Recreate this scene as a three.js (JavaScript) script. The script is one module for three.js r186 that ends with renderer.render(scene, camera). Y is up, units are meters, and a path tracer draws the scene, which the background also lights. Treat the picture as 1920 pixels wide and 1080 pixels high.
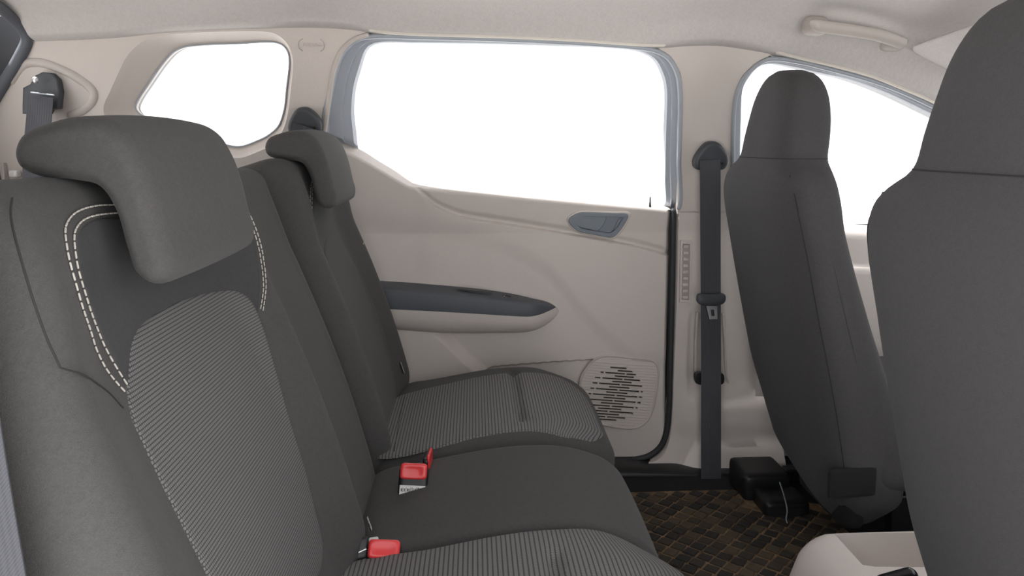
import * as THREE from 'three';
import { mergeGeometries } from 'three/addons/utils/BufferGeometryUtils.js';
import { RoundedBoxGeometry } from 'three/addons/geometries/RoundedBoxGeometry.js';
import { TextGeometry } from 'three/addons/geometries/TextGeometry.js';
import { FontLoader } from 'three/addons/loaders/FontLoader.js';
import { Brush, Evaluator, SUBTRACTION } from 'three-bvh-csg';

// The cabin of a small people carrier. x runs towards the bonnet, y up, z from the far (left) side of the car towards the open right-hand door.
// ---------------------------------------------------------------- camera, sky, exposure
const scene = new THREE.Scene();
const camera = new THREE.PerspectiveCamera(2 * Math.atan(540 / 1350) * 180 / Math.PI, 1920 / 1080, 0.02, 200);
camera.position.set(0, 0.82, 1.75);
{
  const yaw = 3 * Math.PI / 180, pitch = 6 * Math.PI / 180;
  camera.lookAt(Math.sin(yaw) * Math.cos(pitch), 0.82 - Math.sin(pitch), 1.75 - Math.cos(yaw) * Math.cos(pitch));
}
camera.setViewOffset(1920, 1080, 0, 130.11, 1920, 1080);
const renderer = new THREE.WebGLRenderer({ antialias: true });
renderer.toneMapping = THREE.LinearToneMapping;
renderer.toneMappingExposure = 2.1;
renderer.shadowMap.enabled = true;
{
  // an even bright overcast sky
  const d = new Float32Array(16 * 8 * 4);
  for (let i = 0; i < 16 * 8; i++) d.set([1.0, 1.0, 1.02, 1], i * 4);
  const sky = new THREE.DataTexture(d, 16, 8, THREE.RGBAFormat, THREE.FloatType);
  sky.mapping = THREE.EquirectangularReflectionMapping; sky.magFilter = THREE.LinearFilter; sky.needsUpdate = true;
  scene.background = sky; scene.environment = sky;
}
// sun high behind the car: it lights the forecourt, whose light comes back up through the doorway and windows
const sun = new THREE.DirectionalLight(new THREE.Color(1, 0.985, 0.97), 7.5);
sun.position.set(-6, 12, 0.6); sun.target.position.set(0, 0, 0.6); sun.castShadow = true; sun.shadow.radius = 3;
sun.shadow.mapSize.set(2048, 2048); Object.assign(sun.shadow.camera, { left: -4, right: 4, top: 4, bottom: -4, near: 1, far: 30 });
scene.add(sun, sun.target);
// ---------------------------------------------------------------- helpers
let seed = 7;
const rnd = () => { seed = (seed * 1664525 + 1013904223) % 4294967296; return seed / 4294967296; };
const clamp = (v, a, b) => Math.min(b, Math.max(a, v));
const lerp = (a, b, t) => a + (b - a) * t;
const sstep = (a, b, v) => { const t = clamp((v - a) / (b - a), 0, 1); return t * t * (3 - 2 * t); };
const V = (p) => new THREE.Vector3(p[0], p[1], p[2] ?? 0);
const lean = (y) => Math.max(0, 0.2 * (y - 0.6));          // the side of the body leans inwards above the waist
function table(pts) {                                       // smooth function through [x, y] pairs
  const n = pts.length, m = [];
  for (let i = 0; i < n; i++) {
    const a = pts[Math.max(0, i - 1)], b = pts[Math.min(n - 1, i + 1)];
    m.push((b[1] - a[1]) / (b[0] - a[0]));
  }
  return (x) => {
    if (x <= pts[0][0]) return pts[0][1];
    if (x >= pts[n - 1][0]) return pts[n - 1][1];
    let i = 0; while (x > pts[i + 1][0]) i++;
    const h = pts[i + 1][0] - pts[i][0], t = (x - pts[i][0]) / h, t2 = t * t, t3 = t2 * t;
    return (2 * t3 - 3 * t2 + 1) * pts[i][1] + (t3 - 2 * t2 + t) * h * m[i] + (-2 * t3 + 3 * t2) * pts[i + 1][1] + (t3 - t2) * h * m[i + 1];
  };
}
function smoothNormals(g, crease = 0.5) {                   // normals averaged over coincident vertices, kept apart across sharp edges
  const src = g.index ? g.toNonIndexed() : g, p = src.attributes.position, n = p.count, fn = [], at = new Map();
  const a = new THREE.Vector3(), b = new THREE.Vector3(), c = new THREE.Vector3();
  const key = (i) => `${Math.round(p.getX(i) * 2e5)},${Math.round(p.getY(i) * 2e5)},${Math.round(p.getZ(i) * 2e5)}`;
  const keys = [];
  for (let f = 0; f < n / 3; f++) {
    a.fromBufferAttribute(p, f * 3); b.fromBufferAttribute(p, f * 3 + 1); c.fromBufferAttribute(p, f * 3 + 2);
    const nn = b.sub(a).cross(c.sub(a)).clone(); fn.push(nn);
    for (let k = 0; k < 3; k++) { const s = key(f * 3 + k); keys.push(s); const l = at.get(s); if (l) l.push(f); else at.set(s, [f]); }
  }
  const unit = fn.map((v) => v.clone().normalize()), out = new Float32Array(n * 3), acc = new THREE.Vector3();
  for (let i = 0; i < n; i++) {
    const f = (i / 3) | 0; acc.set(0, 0, 0);
    for (const o of at.get(keys[i])) if (unit[o].dot(unit[f]) > crease) acc.add(fn[o]);
    acc.normalize(); out.set([acc.x, acc.y, acc.z], i * 3);
  }
  src.setAttribute('normal', new THREE.BufferAttribute(out, 3));
  return src;
}
function boxUV(g) {                                         // uv in metres from the dominant side of each face
  const s = g.index ? g.toNonIndexed() : g, p = s.attributes.position, uv = new Float32Array(p.count * 2);
  const a = new THREE.Vector3(), b = new THREE.Vector3(), c = new THREE.Vector3();
  for (let f = 0; f < p.count / 3; f++) {
    a.fromBufferAttribute(p, f * 3); b.fromBufferAttribute(p, f * 3 + 1); c.fromBufferAttribute(p, f * 3 + 2);
    const n = b.clone().sub(a).cross(c.clone().sub(a)), ax = Math.abs(n.x), ay = Math.abs(n.y), az = Math.abs(n.z);
    [a, b, c].forEach((v, k) => uv.set(az >= ax && az >= ay ? [v.x, v.y] : ax >= ay ? [v.z, v.y] : [v.x, v.z], (f * 3 + k) * 2));
  }
  s.setAttribute('uv', new THREE.BufferAttribute(uv, 2));
  return s;
}
const merge = (list) => {
  const l = list.map((g) => { if (!g.attributes.normal) g.computeVertexNormals(); const s = g.index ? g.toNonIndexed() : g; for (const k of Object.keys(s.attributes)) if (!['position', 'normal', 'uv'].includes(k)) s.deleteAttribute(k); return s; });
  for (const g of l) if (!g.attributes.uv) boxUV(g);
  return l.length > 1 ? mergeGeometries(l) : l[0];
};
function gridGeo(rows, uvs, closed = false) {               // a surface through rows of points
  const nv = rows.length, nu = rows[0].length, pos = [], uv = [], idx = [];
  rows.forEach((r, j) => r.forEach((q, i) => { pos.push(...q); const t = uvs ? uvs[j][i] : [q[0], q[1]]; uv.push(t[0], t[1]); }));
  const w = closed ? nu : nu - 1;
  for (let j = 0; j < nv - 1; j++) for (let i = 0; i < w; i++) {
    const i2 = (i + 1) % nu, a = j * nu + i, b = j * nu + i2, c = (j + 1) * nu + i, d = (j + 1) * nu + i2;
    idx.push(a, b, d, a, d, c);
  }
  const g = new THREE.BufferGeometry();
  g.setAttribute('position', new THREE.Float32BufferAttribute(pos, 3)); g.setAttribute('uv', new THREE.Float32BufferAttribute(uv, 2)); g.setIndex(idx);
  return g;
}
function pad(size, r, n, fn, offset = [0, 0, 0]) {          // a rounded block with many vertices, bent by fn
  const [sx, sy, sz] = size, R = Array.isArray(r) ? r : [r, r, r];
  const g = new THREE.BoxGeometry(sx, sy, sz, n[0], n[1], n[2]), p = g.attributes.position, uv = g.attributes.uv, nm = g.attributes.normal;
  const h = [sx / 2, sy / 2, sz / 2];
  for (let i = 0; i < p.count; i++) {
    const v = [p.getX(i), p.getY(i), p.getZ(i)], q = v.map((c, k) => clamp(c, -(h[k] - R[k]), h[k] - R[k])), d = v.map((c, k) => (c - q[k]) / R[k]);
    const l = Math.hypot(...d);
    const m = Math.max(Math.abs(d[0]), Math.abs(d[1]), Math.abs(d[2]));
    let o = v;
    if (l > 1e-6) o = q.map((c, k) => c + d[k] / l * R[k] * m);
    const ax = Math.abs(nm.getX(i)) > 0.5, ay = Math.abs(nm.getY(i)) > 0.5;
    uv.setXY(i, ...(ax ? [o[2], o[1]] : ay ? [o[2], o[0]] : [o[0], o[1]]));
    const w = o.map((c, k) => c + offset[k]), t = fn ? fn(...w) : w;
    p.setXYZ(i, ...t);
  }
  return smoothNormals(g, 0.2);
}
const loop3 = (pts, n, closed = true, tension) => new THREE.CatmullRomCurve3(pts.map(V), closed, tension === undefined ? 'centripetal' : 'catmullrom', tension).getSpacedPoints(n).slice(0, closed ? n : n + 1).map((v) => [v.x, v.y, v.z]);
function byAngle(pts, c, n) {                               // the same loop read at n even bearings round c
  const d = loop3(pts, 800).map((p) => ({ a: Math.atan2(p[1] - c[1], p[0] - c[0]), p })).sort((s, t) => s.a - t.a), out = [];
  for (let i = 0; i < n; i++) {
    const a = -Math.PI + (i + 0.5) / n * 2 * Math.PI;
    let k = d.findIndex((e) => e.a >= a); if (k < 0) k = 0;
    const e1 = d[k], e0 = d[(k + d.length - 1) % d.length]; let da = e1.a - e0.a, t = a - e0.a;
    if (da < 0) da += 2 * Math.PI; if (t < 0) t += 2 * Math.PI;
    const f = da > 1e-9 ? clamp(t / da, 0, 1) : 0;
    out.push(e0.p.map((v, j) => lerp(v, e1.p[j], f)));
  }
  return out;
}
const centre = (pts) => { const l = loop3(pts, 200); return [0, 1, 2].map((k) => l.reduce((s, p) => s + p[k], 0) / l.length); };
const shapeOf = (pts, smooth = 0) => new THREE.Shape((smooth ? loop3(pts, smooth) : pts).map((p) => new THREE.Vector2(p[0], p[1])));
function plate(pts, depth, { holes = [], bevel = 0, smooth = 0, z = 0, shear = false, segs = 3 } = {}) {   // a plate of the outline, its inner face at z
  const s = shapeOf(pts, smooth);
  for (const h of holes) s.holes.push(new THREE.Path((h.smooth ? loop3(h.pts, h.smooth) : h.pts ?? h).map((p) => new THREE.Vector2(p[0], p[1]))));
  const g = new THREE.ExtrudeGeometry(s, { depth: depth - 2 * bevel, bevelEnabled: bevel > 0, bevelSize: bevel, bevelThickness: bevel, bevelOffset: -bevel, bevelSegments: segs, steps: 1 });
  const p = g.attributes.position;
  for (let i = 0; i < p.count; i++) p.setZ(i, p.getZ(i) - depth + bevel + z + (shear ? 0.2 * (p.getY(i) - 0.6) : 0));
  return boxUV(smoothNormals(g, 0.6));
}
function tube(pts, r, { closed = false, n = 60, sides = 8, smooth = true } = {}) {
  const c = smooth ? new THREE.CatmullRomCurve3(pts.map(V), closed, 'centripetal') : (() => { const k = new THREE.CurvePath(); pts.slice(1).forEach((p, i) => k.add(new THREE.LineCurve3(V(pts[i]), V(p)))); return k; })();
  const t = new THREE.TubeGeometry(c, n, r, sides, closed);
  if (closed) return t;
  const caps = [0, 1].map((e) => { const s = new THREE.SphereGeometry(r, sides, 6); const q = c.getPoint(e); s.translate(q.x, q.y, q.z); return s; });
  return merge([t, ...caps]);
}
function ribbon(path, across, w, t, n = 60, closed = false) {   // webbing: a flat band along a path
  const c = new THREE.CatmullRomCurve3(path.map(V), closed, 'centripetal'), a = V(across).normalize(), rows = [], uvs = [];
  const len = c.getLength();
  for (let i = 0; i <= n; i++) {
    const p = c.getPointAt(i / n), tg = c.getTangentAt(i / n), sd = a.clone().addScaledVector(tg, -a.dot(tg)).normalize(), nm = sd.clone().cross(tg).normalize();
    const ring = [[-1, -1], [-0.98, 1], [0.98, 1], [1, -1]].map(([s, u]) => p.clone().addScaledVector(sd, s * w / 2).addScaledVector(nm, u * t / 2));
    rows.push(ring.map((v) => [v.x, v.y, v.z])); uvs.push([0, 0, w, w].map((u) => [u, i / n * len]));
  }
  return smoothNormals(gridGeo(rows, uvs, true), 0.5);
}
function loftY(sections, cap = true) {                      // closed rings, stacked
  const rows = sections.slice();
  if (cap) {
    const mid = (r) => [0, 1, 2].map((k) => r.reduce((s, p) => s + p[k], 0) / r.length);
    const a = mid(rows[0]), b = mid(rows[rows.length - 1]);
    rows.unshift(rows[0].map(() => a)); rows.push(rows[rows.length - 1].map(() => b));
  }
  return boxUV(smoothNormals(gridGeo(rows, null, true), 0.3));
}
const taken = new Map();
function numbered(name) { const k = taken.get(name) ?? 0; taken.set(name, k + 1); return k ? `${name}_${String(k).padStart(3, '0')}` : name; }
function mesh(name, geo, mat, parent) {
  const m = new THREE.Mesh(Array.isArray(geo) ? merge(geo) : geo, mat);
  if (!m.geometry.attributes.normal) m.geometry.computeVertexNormals();
  m.name = parent ? name : numbered(name); m.castShadow = m.receiveShadow = true;
  (parent ?? scene).add(m); return m;
}
function rebase(m, at) { m.geometry = m.geometry.clone().translate(-at[0], -at[1], -at[2]); m.position.set(...at); return m; }
function thing(name, label, category, group) {
  const o = new THREE.Group(); o.name = numbered(name); o.userData = { label, category }; if (group) o.userData.group = group;
  scene.add(o); return o;
}
function tag(o, label, category, group) { Object.assign(o.userData, { label, category }); if (group) o.userData.group = group; return o; }
function struct(name, geo, mat, label) { const m = mesh(name, geo, mat); m.userData.kind = 'structure'; if (label) m.userData.label = label; return m; }
function settle(group) {                                    // put a thing's origin at its base, its parts relative to it
  const b = new THREE.Box3().setFromObject(group), c = b.getCenter(new THREE.Vector3()); c.y = b.min.y;
  group.position.add(c); for (const k of group.children) k.position.sub(c);
  return group;
}
// ---------------------------------------------------------------- textures and materials
function dataTex(w, h, fn, metres, srgb = false) {
  const d = new Uint8Array(w * h * 4);
  for (let y = 0; y < h; y++) for (let x = 0; x < w; x++) { const c = fn(x, y); d.set([...c.map((v) => clamp(Math.round(v * 255), 0, 255)), 255], (y * w + x) * 4); }
  const t = new THREE.DataTexture(d, w, h); t.wrapS = t.wrapT = THREE.RepeatWrapping; t.magFilter = THREE.LinearFilter; t.minFilter = THREE.LinearMipmapLinearFilter; t.generateMipmaps = true;
  if (srgb) t.colorSpace = THREE.SRGBColorSpace;
  const m = Array.isArray(metres) ? metres : [metres, metres]; t.repeat.set(1 / m[0], 1 / m[1]); t.needsUpdate = true; return t;
}
function tileNoise(size, cells) {                           // value noise that repeats
  const g = Array.from({ length: cells * cells }, rnd);
  return (x, y) => {
    const fx = x / size * cells, fy = y / size * cells, i = Math.floor(fx), j = Math.floor(fy), u = fx - i, v = fy - j, s = (t) => t * t * (3 - 2 * t);
    const at = (a, b) => g[((b % cells) + cells) % cells * cells + ((a % cells) + cells) % cells];
    return lerp(lerp(at(i, j), at(i + 1, j), s(u)), lerp(at(i, j + 1), at(i + 1, j + 1), s(u)), s(v));
  };
}
const nA = tileNoise(256, 128), nB = tileNoise(256, 24), nC = tileNoise(256, 7);
const knit = dataTex(256, 256, (x, y) => { const w = 0.5 + 0.25 * Math.sin(x / 256 * Math.PI * 2 * 48) * Math.sin(y / 256 * Math.PI * 2 * 48); const v = 0.55 * w + 0.45 * nA(x, y); return [v, v, v]; }, 0.05);
const knitTint = dataTex(256, 256, (x, y) => { const v = 0.86 + 0.12 * nA(x, y) + 0.05 * nB(x, y); return [v, v, v]; }, 0.06, true);
const grain = dataTex(256, 256, (x, y) => { const v = 0.6 * nA(x, y) + 0.4 * nB(x, y); return [v, v, v]; }, 0.06);
const felt = dataTex(256, 256, (x, y) => { const v = 0.92 + 0.06 * nA(x, y) + 0.03 * nB(x, y); return [v, v, v]; }, 0.09, true);
const webTex = dataTex(64, 64, (x, y) => { const v = 0.45 + 0.3 * Math.sin(x / 64 * Math.PI * 2 * 4) + 0.25 * Math.sin((x + y) / 64 * Math.PI * 2 * 8); return [v, v, v]; }, 0.02);
// pale thread beads in rows on a dark ground: rows lie across the seat
const bead = (gapL, gapW) => (x, y) => {
  const row = Math.floor(y / 64), fy = (y % 64) / 64, fx = ((x + row * 32) % 64) / 64;
  const e = Math.pow(Math.abs(fx - 0.5) / (0.5 - gapW), 4) + Math.pow(Math.abs(fy - 0.5) / (0.5 - gapL), 4), k = 1 - sstep(0.75, 1.25, e), n = 0.9 + 0.2 * nA(x * 2, y * 2);
  return [lerp(0.24, 0.45, k) * n, lerp(0.24, 0.445, k) * n, lerp(0.245, 0.44, k) * n];
};
const beadTex = dataTex(128, 128, bead(0.13, 0.1), [0.005, 0.0074], true), beadBump = dataTex(128, 128, bead(0.13, 0.1), [0.005, 0.0074]);
const lineTex = dataTex(128, 128, bead(0.12, 0.04), [0.0064, 0.0124], true), lineBump = dataTex(128, 128, bead(0.12, 0.04), [0.0064, 0.0124]);
const hex = (c) => new THREE.Color(c);
const std = (o) => new THREE.MeshStandardMaterial(o), phy = (o) => new THREE.MeshPhysicalMaterial(o);
const M = {
  fabric: phy({ color: hex('#4c4b4a'), map: knitTint, bumpMap: knit, bumpScale: 0.0005, roughness: 0.95, sheen: 0.35, sheenRoughness: 0.6, sheenColor: hex('#9a9a9c') }),
  frontFabric: phy({ color: hex('#494849'), map: knitTint, bumpMap: knit, bumpScale: 0.0007, roughness: 0.95, sheen: 0.35, sheenRoughness: 0.6, sheenColor: hex('#9a9aa0') }),
  beads: std({ map: beadTex, bumpMap: beadBump, bumpScale: 0.0008, roughness: 0.85 }),
  lines: std({ map: lineTex, bumpMap: lineBump, bumpScale: 0.0006, roughness: 0.85 }),
  yoke: phy({ color: hex('#414142'), map: knitTint, bumpMap: knit, bumpScale: 0.0004, roughness: 0.95, sheen: 0.2, sheenRoughness: 0.6, sheenColor: hex('#8a8a8c') }),
  stitch: std({ color: hex('#bdb8b0'), roughness: 0.8 }),
  seam: std({ color: hex('#2a2a2b'), roughness: 0.95 }),
  beige: std({ color: hex('#cdc5bf'), bumpMap: grain, bumpScale: 0.00025, roughness: 0.62 }),
  headliner: std({ color: hex('#cdc8c5'), map: felt, roughness: 1 }),
  frame: std({ color: hex('#a2a8b1'), roughness: 0.55 }),  // darker frame lifted to this grey; window glare is put into the colour
  rubber: std({ color: hex('#2b2d30'), roughness: 0.6 }),
  paleRubber: std({ color: hex('#a0a6ae'), roughness: 0.45 }),
  darkPlastic: std({ color: hex('#50545a'), bumpMap: grain, bumpScale: 0.0002, roughness: 0.55 }),
  handlePlastic: std({ color: hex('#7b838c'), bumpMap: grain, bumpScale: 0.00015, roughness: 0.5 }),  // window glare put into the colour, lighter than the plastic itself
  blackPlastic: std({ color: hex('#191a1c'), roughness: 0.4 }),
  web: std({ color: hex('#45464c'), bumpMap: webTex, bumpScale: 0.0004, roughness: 0.7 }),
  guide: std({ color: hex('#43464b'), roughness: 0.45 }),
  grip: std({ color: hex('#b9b1ab'), bumpMap: grain, bumpScale: 0.0002, roughness: 0.6 }),
  steel: std({ color: hex('#c9cacc'), metalness: 1, roughness: 0.38 }),
  red: phy({ color: hex('#e0393c'), roughness: 0.35, clearcoat: 0.3 }),
  white: std({ color: hex('#d8d8d6'), roughness: 0.6 }),
  carpet: std({ color: hex('#1b1b1d'), bumpMap: knit, bumpScale: 0.001, roughness: 1 }),
  body: std({ color: hex('#4a4d52'), roughness: 0.4 }),
  glass: phy({ color: hex('#ffffff'), transmission: 1, roughness: 0, thickness: 0, ior: 1.5 }),
  concrete: std({ color: hex('#cdccca'), map: felt, roughness: 0.95 }),
};
const fonts = await new FontLoader().loadAsync('fonts/droid/droid_sans_bold.typeface.json');
function text(str, size, depth) {
  const g = new TextGeometry(str, { font: fonts, size, depth, curveSegments: 3 }); g.computeBoundingBox();
  const b = g.boundingBox; g.translate(-(b.min.x + b.max.x) / 2, -(b.min.y + b.max.y) / 2, 0); return g;
}
// ================================================================ THE SHELL
struct('ground', new THREE.BoxGeometry(60, 0.1, 60).translate(0, -0.42, 0), M.concrete, 'pale concrete ground outside the car');
struct('floor', new THREE.BoxGeometry(2.75, 0.06, 1.5).translate(0.3, -0.031, 0.66), M.carpet, 'black carpeted floor of the cabin');
// headliner: one section across the car for each station along it
{
  const edge = table([[-1.1, 1.036], [-0.9, 1.043], [-0.78, 1.05], [-0.67, 1.062], [-0.52, 1.07], [-0.35, 1.074], [-0.27, 1.07], [-0.2, 1.06], [-0.12, 1.056], [0.054, 1.0525], [0.234, 1.046], [0.413, 1.036], [0.5, 1.041], [0.57, 1.041], [0.69, 1.024], [0.756, 1.01], [0.83, 0.995], [0.93, 0.971], [1.0, 0.947], [1.09, 0.913], [1.16, 0.88]]);
  const crown = table([[-1.1, 1.12], [-0.7, 1.135], [0.4, 1.14], [0.8, 1.13], [1.16, 1.09]]);
  const rows = [], n = 100;
  for (let i = 0; i <= n; i++) {
    const x = lerp(-0.957, 1.15, i / n), y = edge(x), c = crown(x), z = 0.2 * (y - 0.6), k = c - y;
    const half = [[z - 0.04, y + 0.004], [z - 0.002, y + 0.0], [z + 0.026, y + 0.009], [z + 0.035, y + 0.018 + 0.1 * Math.max(0, k - 0.1)], [z + 0.06, y + Math.min(0.05, k * 0.5) + 0.3 * Math.max(0, k - 0.1)], [z + 0.11, c - 0.26 * k], [0.32, c - 0.08 * Math.min(k, 0.12)], [0.5, c - 0.003], [0.675, c]];
    const prof = half.concat(half.slice(0, -1).reverse().map(([a, b]) => [1.35 - a, b]));
    const under = new THREE.CatmullRomCurve3(prof.map(([a, b]) => new THREE.Vector3(x, b, a)), false, 'centripetal').getPoints(84).map((v) => [v.x, v.y, v.z]);
    const over = under.slice().reverse().map(([a, b, d]) => [a, b + 0.03 + 0.012 * Math.sin(Math.PI * clamp(d / 1.35, 0, 1)), d]);
    rows.push(under.concat(over));
  }
  const uvs = rows.map((r) => r.map((q) => [q[0], q[2]]));
  const lid = struct('ceiling', smoothNormals(gridGeo(rows, uvs, true), 0.3), M.headliner, 'pale greige fabric headliner over the cabin');
  for (const [a, b] of [[-0.225, 0.43], [0.7, 1.13]]) {      // added edge strip above each door window, window light put into its paleness
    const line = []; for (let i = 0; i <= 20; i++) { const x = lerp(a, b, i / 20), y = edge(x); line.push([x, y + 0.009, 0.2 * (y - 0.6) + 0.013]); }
    mesh('lightened_edge', tube(line, 0.0085, { n: 60, sides: 10 }), std({ color: hex('#ddd6cc'), roughness: 0.8 }), lid);
  }
}
// window outlines at the glass, measured on the leaning side of the body
const QUARTER = [[-0.7842, 0.9014, 0.0153], [-0.7771, 0.9171, 0.0184], [-0.7449, 0.9581, 0.0266], [-0.7079, 1.002, 0.0354], [-0.6822, 1.0255, 0.0401], [-0.6595, 1.0362, 0.0422], [-0.628, 1.041, 0.0432], [-0.5441, 1.0451, 0.044], [-0.4504, 1.048, 0.0446], [-0.4331, 1.04, 0.043], [-0.4247, 1.0248, 0.04], [-0.424, 1.0036, 0.0357], [-0.4348, 0.9473, 0.0245], [-0.4452, 0.8961, 0.0142], [-0.462, 0.8589, 0.0068], [-0.4875, 0.8376, 0.0025], [-0.5162, 0.8238, -0.0002], [-0.5561, 0.8112, -0.0028], [-0.5855, 0.815, -0.002], [-0.6168, 0.8238, -0.0002], [-0.6993, 0.8549, 0.006], [-0.7574, 0.877, 0.0104], [-0.7777, 0.888, 0.0126]];
const QUARTER_TRIM = [[-0.8358, 0.8991, 0.0598], [-0.8147, 0.9367, 0.0673], [-0.7914, 0.975, 0.075], [-0.769, 1.0094, 0.0819], [-0.7449, 1.0322, 0.0864], [-0.7161, 1.0492, 0.0898], [-0.6725, 1.0574, 0.0915], [-0.6086, 1.0623, 0.0925], [-0.539, 1.0651, 0.093], [-0.4798, 1.0661, 0.0932], [-0.4407, 1.0614, 0.0923], [-0.4166, 1.0423, 0.0885], [-0.406, 1.0139, 0.0828], [-0.4071, 0.985, 0.077], [-0.4157, 0.9382, 0.0676], [-0.4256, 0.8905, 0.0581], [-0.4413, 0.8482, 0.0496], [-0.4709, 0.8151, 0.043], [-0.5066, 0.7978, 0.0396], [-0.5444, 0.7854, 0.0371], [-0.583, 0.7892, 0.0378], [-0.6283, 0.7966, 0.0393], [-0.7207, 0.8273, 0.0455], [-0.8058, 0.8563, 0.0513], [-0.8344, 0.8778, 0.0556]];
const REAR_GLASS = [[-0.2799, 0.8541, 0.0058], [-0.2816, 0.8915, 0.0133], [-0.2749, 0.9455, 0.0241], [-0.2602, 0.9902, 0.033], [-0.242, 1.0342, 0.0418], [-0.2219, 1.0461, 0.0442], [-0.1265, 1.0479, 0.0446], [-0.0097, 1.0475, 0.0445], [0.1018, 1.0459, 0.0442], [0.2142, 1.0431, 0.0436], [0.2871, 1.0412, 0.0432], [0.3823, 1.0334, 0.0417], [0.4203, 1.0168, 0.0384], [0.4418, 0.9852, 0.032], [0.4532, 0.9532, 0.0256], [0.4601, 0.8433, 0.0037], [0.4656, 0.7343, -0.0181], [0.4678, 0.6502, -0.035], [0.4065, 0.6533, -0.0343], [0.205, 0.676, -0.0298], [0.0087, 0.6943, -0.0261], [-0.1453, 0.7121, -0.0226], [-0.1923, 0.7373, -0.0175], [-0.2299, 0.7609, -0.0128], [-0.2707, 0.7881, -0.0074]];
const REAR_FRAME = [[-0.3443, 0.8175, 0.0395], [-0.344, 0.8764, 0.0513], [-0.3296, 0.9293, 0.0619], [-0.3139, 0.9859, 0.0732], [-0.2963, 1.0207, 0.0801], [-0.2627, 1.0485, 0.0857], [-0.2243, 1.0567, 0.0873], [-0.1232, 1.0558, 0.0872], [0.0545, 1.0524, 0.0865], [0.2346, 1.0456, 0.0851], [0.3716, 1.0372, 0.0834], [0.4141, 1.031, 0.0822], [0.4477, 1.0147, 0.0789], [0.4716, 0.9815, 0.0723], [0.4808, 0.9454, 0.0651], [0.4915, 0.7842, 0.0328], [0.4946, 0.6473, 0.0055], [0.407, 0.645, 0.005], [0.2006, 0.6648, 0.009], [0.0084, 0.6841, 0.0128], [-0.1423, 0.7004, 0.0161], [-0.1884, 0.7225, 0.0205], [-0.251, 0.7572, 0.0274], [-0.3113, 0.7926, 0.0345]];
const FRONT_GLASS = [[0.6568, 0.7379, -0.0174], [0.6443, 0.8795, 0.0109], [0.6407, 0.949, 0.0248], [0.6511, 0.9726, 0.0295], [0.6717, 0.9974, 0.0345], [0.6954, 1.0061, 0.0362], [0.7482, 1.0003, 0.0351], [0.8182, 0.9858, 0.0322], [0.8941, 0.9712, 0.0292], [0.9823, 0.9439, 0.0238], [1.116, 0.8893, 0.0129], [1.2545, 0.828, 0.0006], [1.3735, 0.7635, -0.0123], [1.4102, 0.6666, -0.0317], [1.4177, 0.5724, -0.0505], [1.1758, 0.5914, -0.0467], [0.9531, 0.607, -0.0436], [0.7619, 0.6236, -0.0403], [0.6752, 0.6311, -0.0388], [0.6641, 0.6699, -0.031]];
const FRONT_FRAME = [[0.6282, 0.7398, 0.024], [0.6143, 0.8967, 0.0553], [0.6184, 0.9423, 0.0645], [0.6317, 0.9727, 0.0705], [0.6555, 0.9981, 0.0756], [0.6841, 1.0132, 0.0786], [0.7585, 1.007, 0.0774], [0.831, 0.9918, 0.0744], [0.9301, 0.9679, 0.0696], [1.0071, 0.9437, 0.0647], [1.0937, 0.9091, 0.0578], [1.2342, 0.8484, 0.0457], [1.3657, 0.778, 0.0316], [1.4094, 0.6701, 0.01], [1.4193, 0.551, -0.0138], [1.1526, 0.5743, -0.0091], [0.9343, 0.5898, -0.006], [0.7466, 0.6077, -0.0025], [0.6503, 0.6192, -0.0002], [0.6366, 0.66, 0.008]];
// sheet-metal side of the body, outside the trim
{
  const grow = (pts, f) => { const c = centre(pts); return pts.map((p) => [lerp(c[0], p[0], f), lerp(c[1], p[1], f), 0]); };
  const up = plate([[-1.1, 0.6, 0], [1.95, 0.6, 0], [1.95, 0.68, 0], [1.5, 0.78, 0], [1.16, 0.95, 0], [0.75, 1.08, 0], [-0.3, 1.14, 0], [-1.1, 1.1, 0]], 0.02, { holes: [QUARTER, REAR_GLASS, FRONT_GLASS].map((h) => ({ pts: grow(h, 1.03), smooth: 120 })), z: -0.06, shear: true });
  const low = plate([[-1.1, -0.05, 0], [1.95, -0.05, 0], [1.95, 0.601, 0], [-1.1, 0.601, 0]], 0.02, { z: -0.06 });
  struct('wall_left', [up, low], M.body, 'grey sheet-metal left side of the car body');
  // unseen right side: front doorway opened for light, rear doorway edge placed for shade
  const rup = plate([[-1.1, 0.6, 0], [-0.42, 0.6, 0], [-0.42, 1.0, 0], [0.62, 1.0, 0], [0.62, 0.6, 0], [0.74, 0.6, 0], [0.74, 0.96, 0], [0.9, 0.93, 0], [1.1, 0.86, 0], [1.36, 0.74, 0], [1.36, 0.6, 0], [1.95, 0.6, 0], [1.95, 0.68, 0], [1.5, 0.78, 0], [1.16, 0.95, 0], [0.75, 1.08, 0], [-0.3, 1.14, 0], [-1.1, 1.1, 0]], 0.03, { z: -0.03, shear: true });
  const rlo = plate([[-1.1, -0.05, 0], [1.95, -0.05, 0], [1.95, 0.601, 0], [1.36, 0.601, 0], [1.36, 0.02, 0], [0.74, 0.02, 0], [0.74, 0.601, 0], [0.62, 0.601, 0], [0.62, 0.02, 0], [-0.3, 0.02, 0], [-0.42, 0.3, 0], [-0.42, 0.601, 0], [-1.1, 0.601, 0]], 0.03, { z: -0.03 });
  const r = merge([rup, rlo]), p = r.attributes.position; for (let i = 0; i < p.count; i++) p.setZ(i, 1.35 - p.getZ(i));
  struct('wall_right', boxUV(smoothNormals(r, 0.6)), M.beige, 'unseen right side of the cabin, rear doorway open, front one opened for added light');
}
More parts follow.
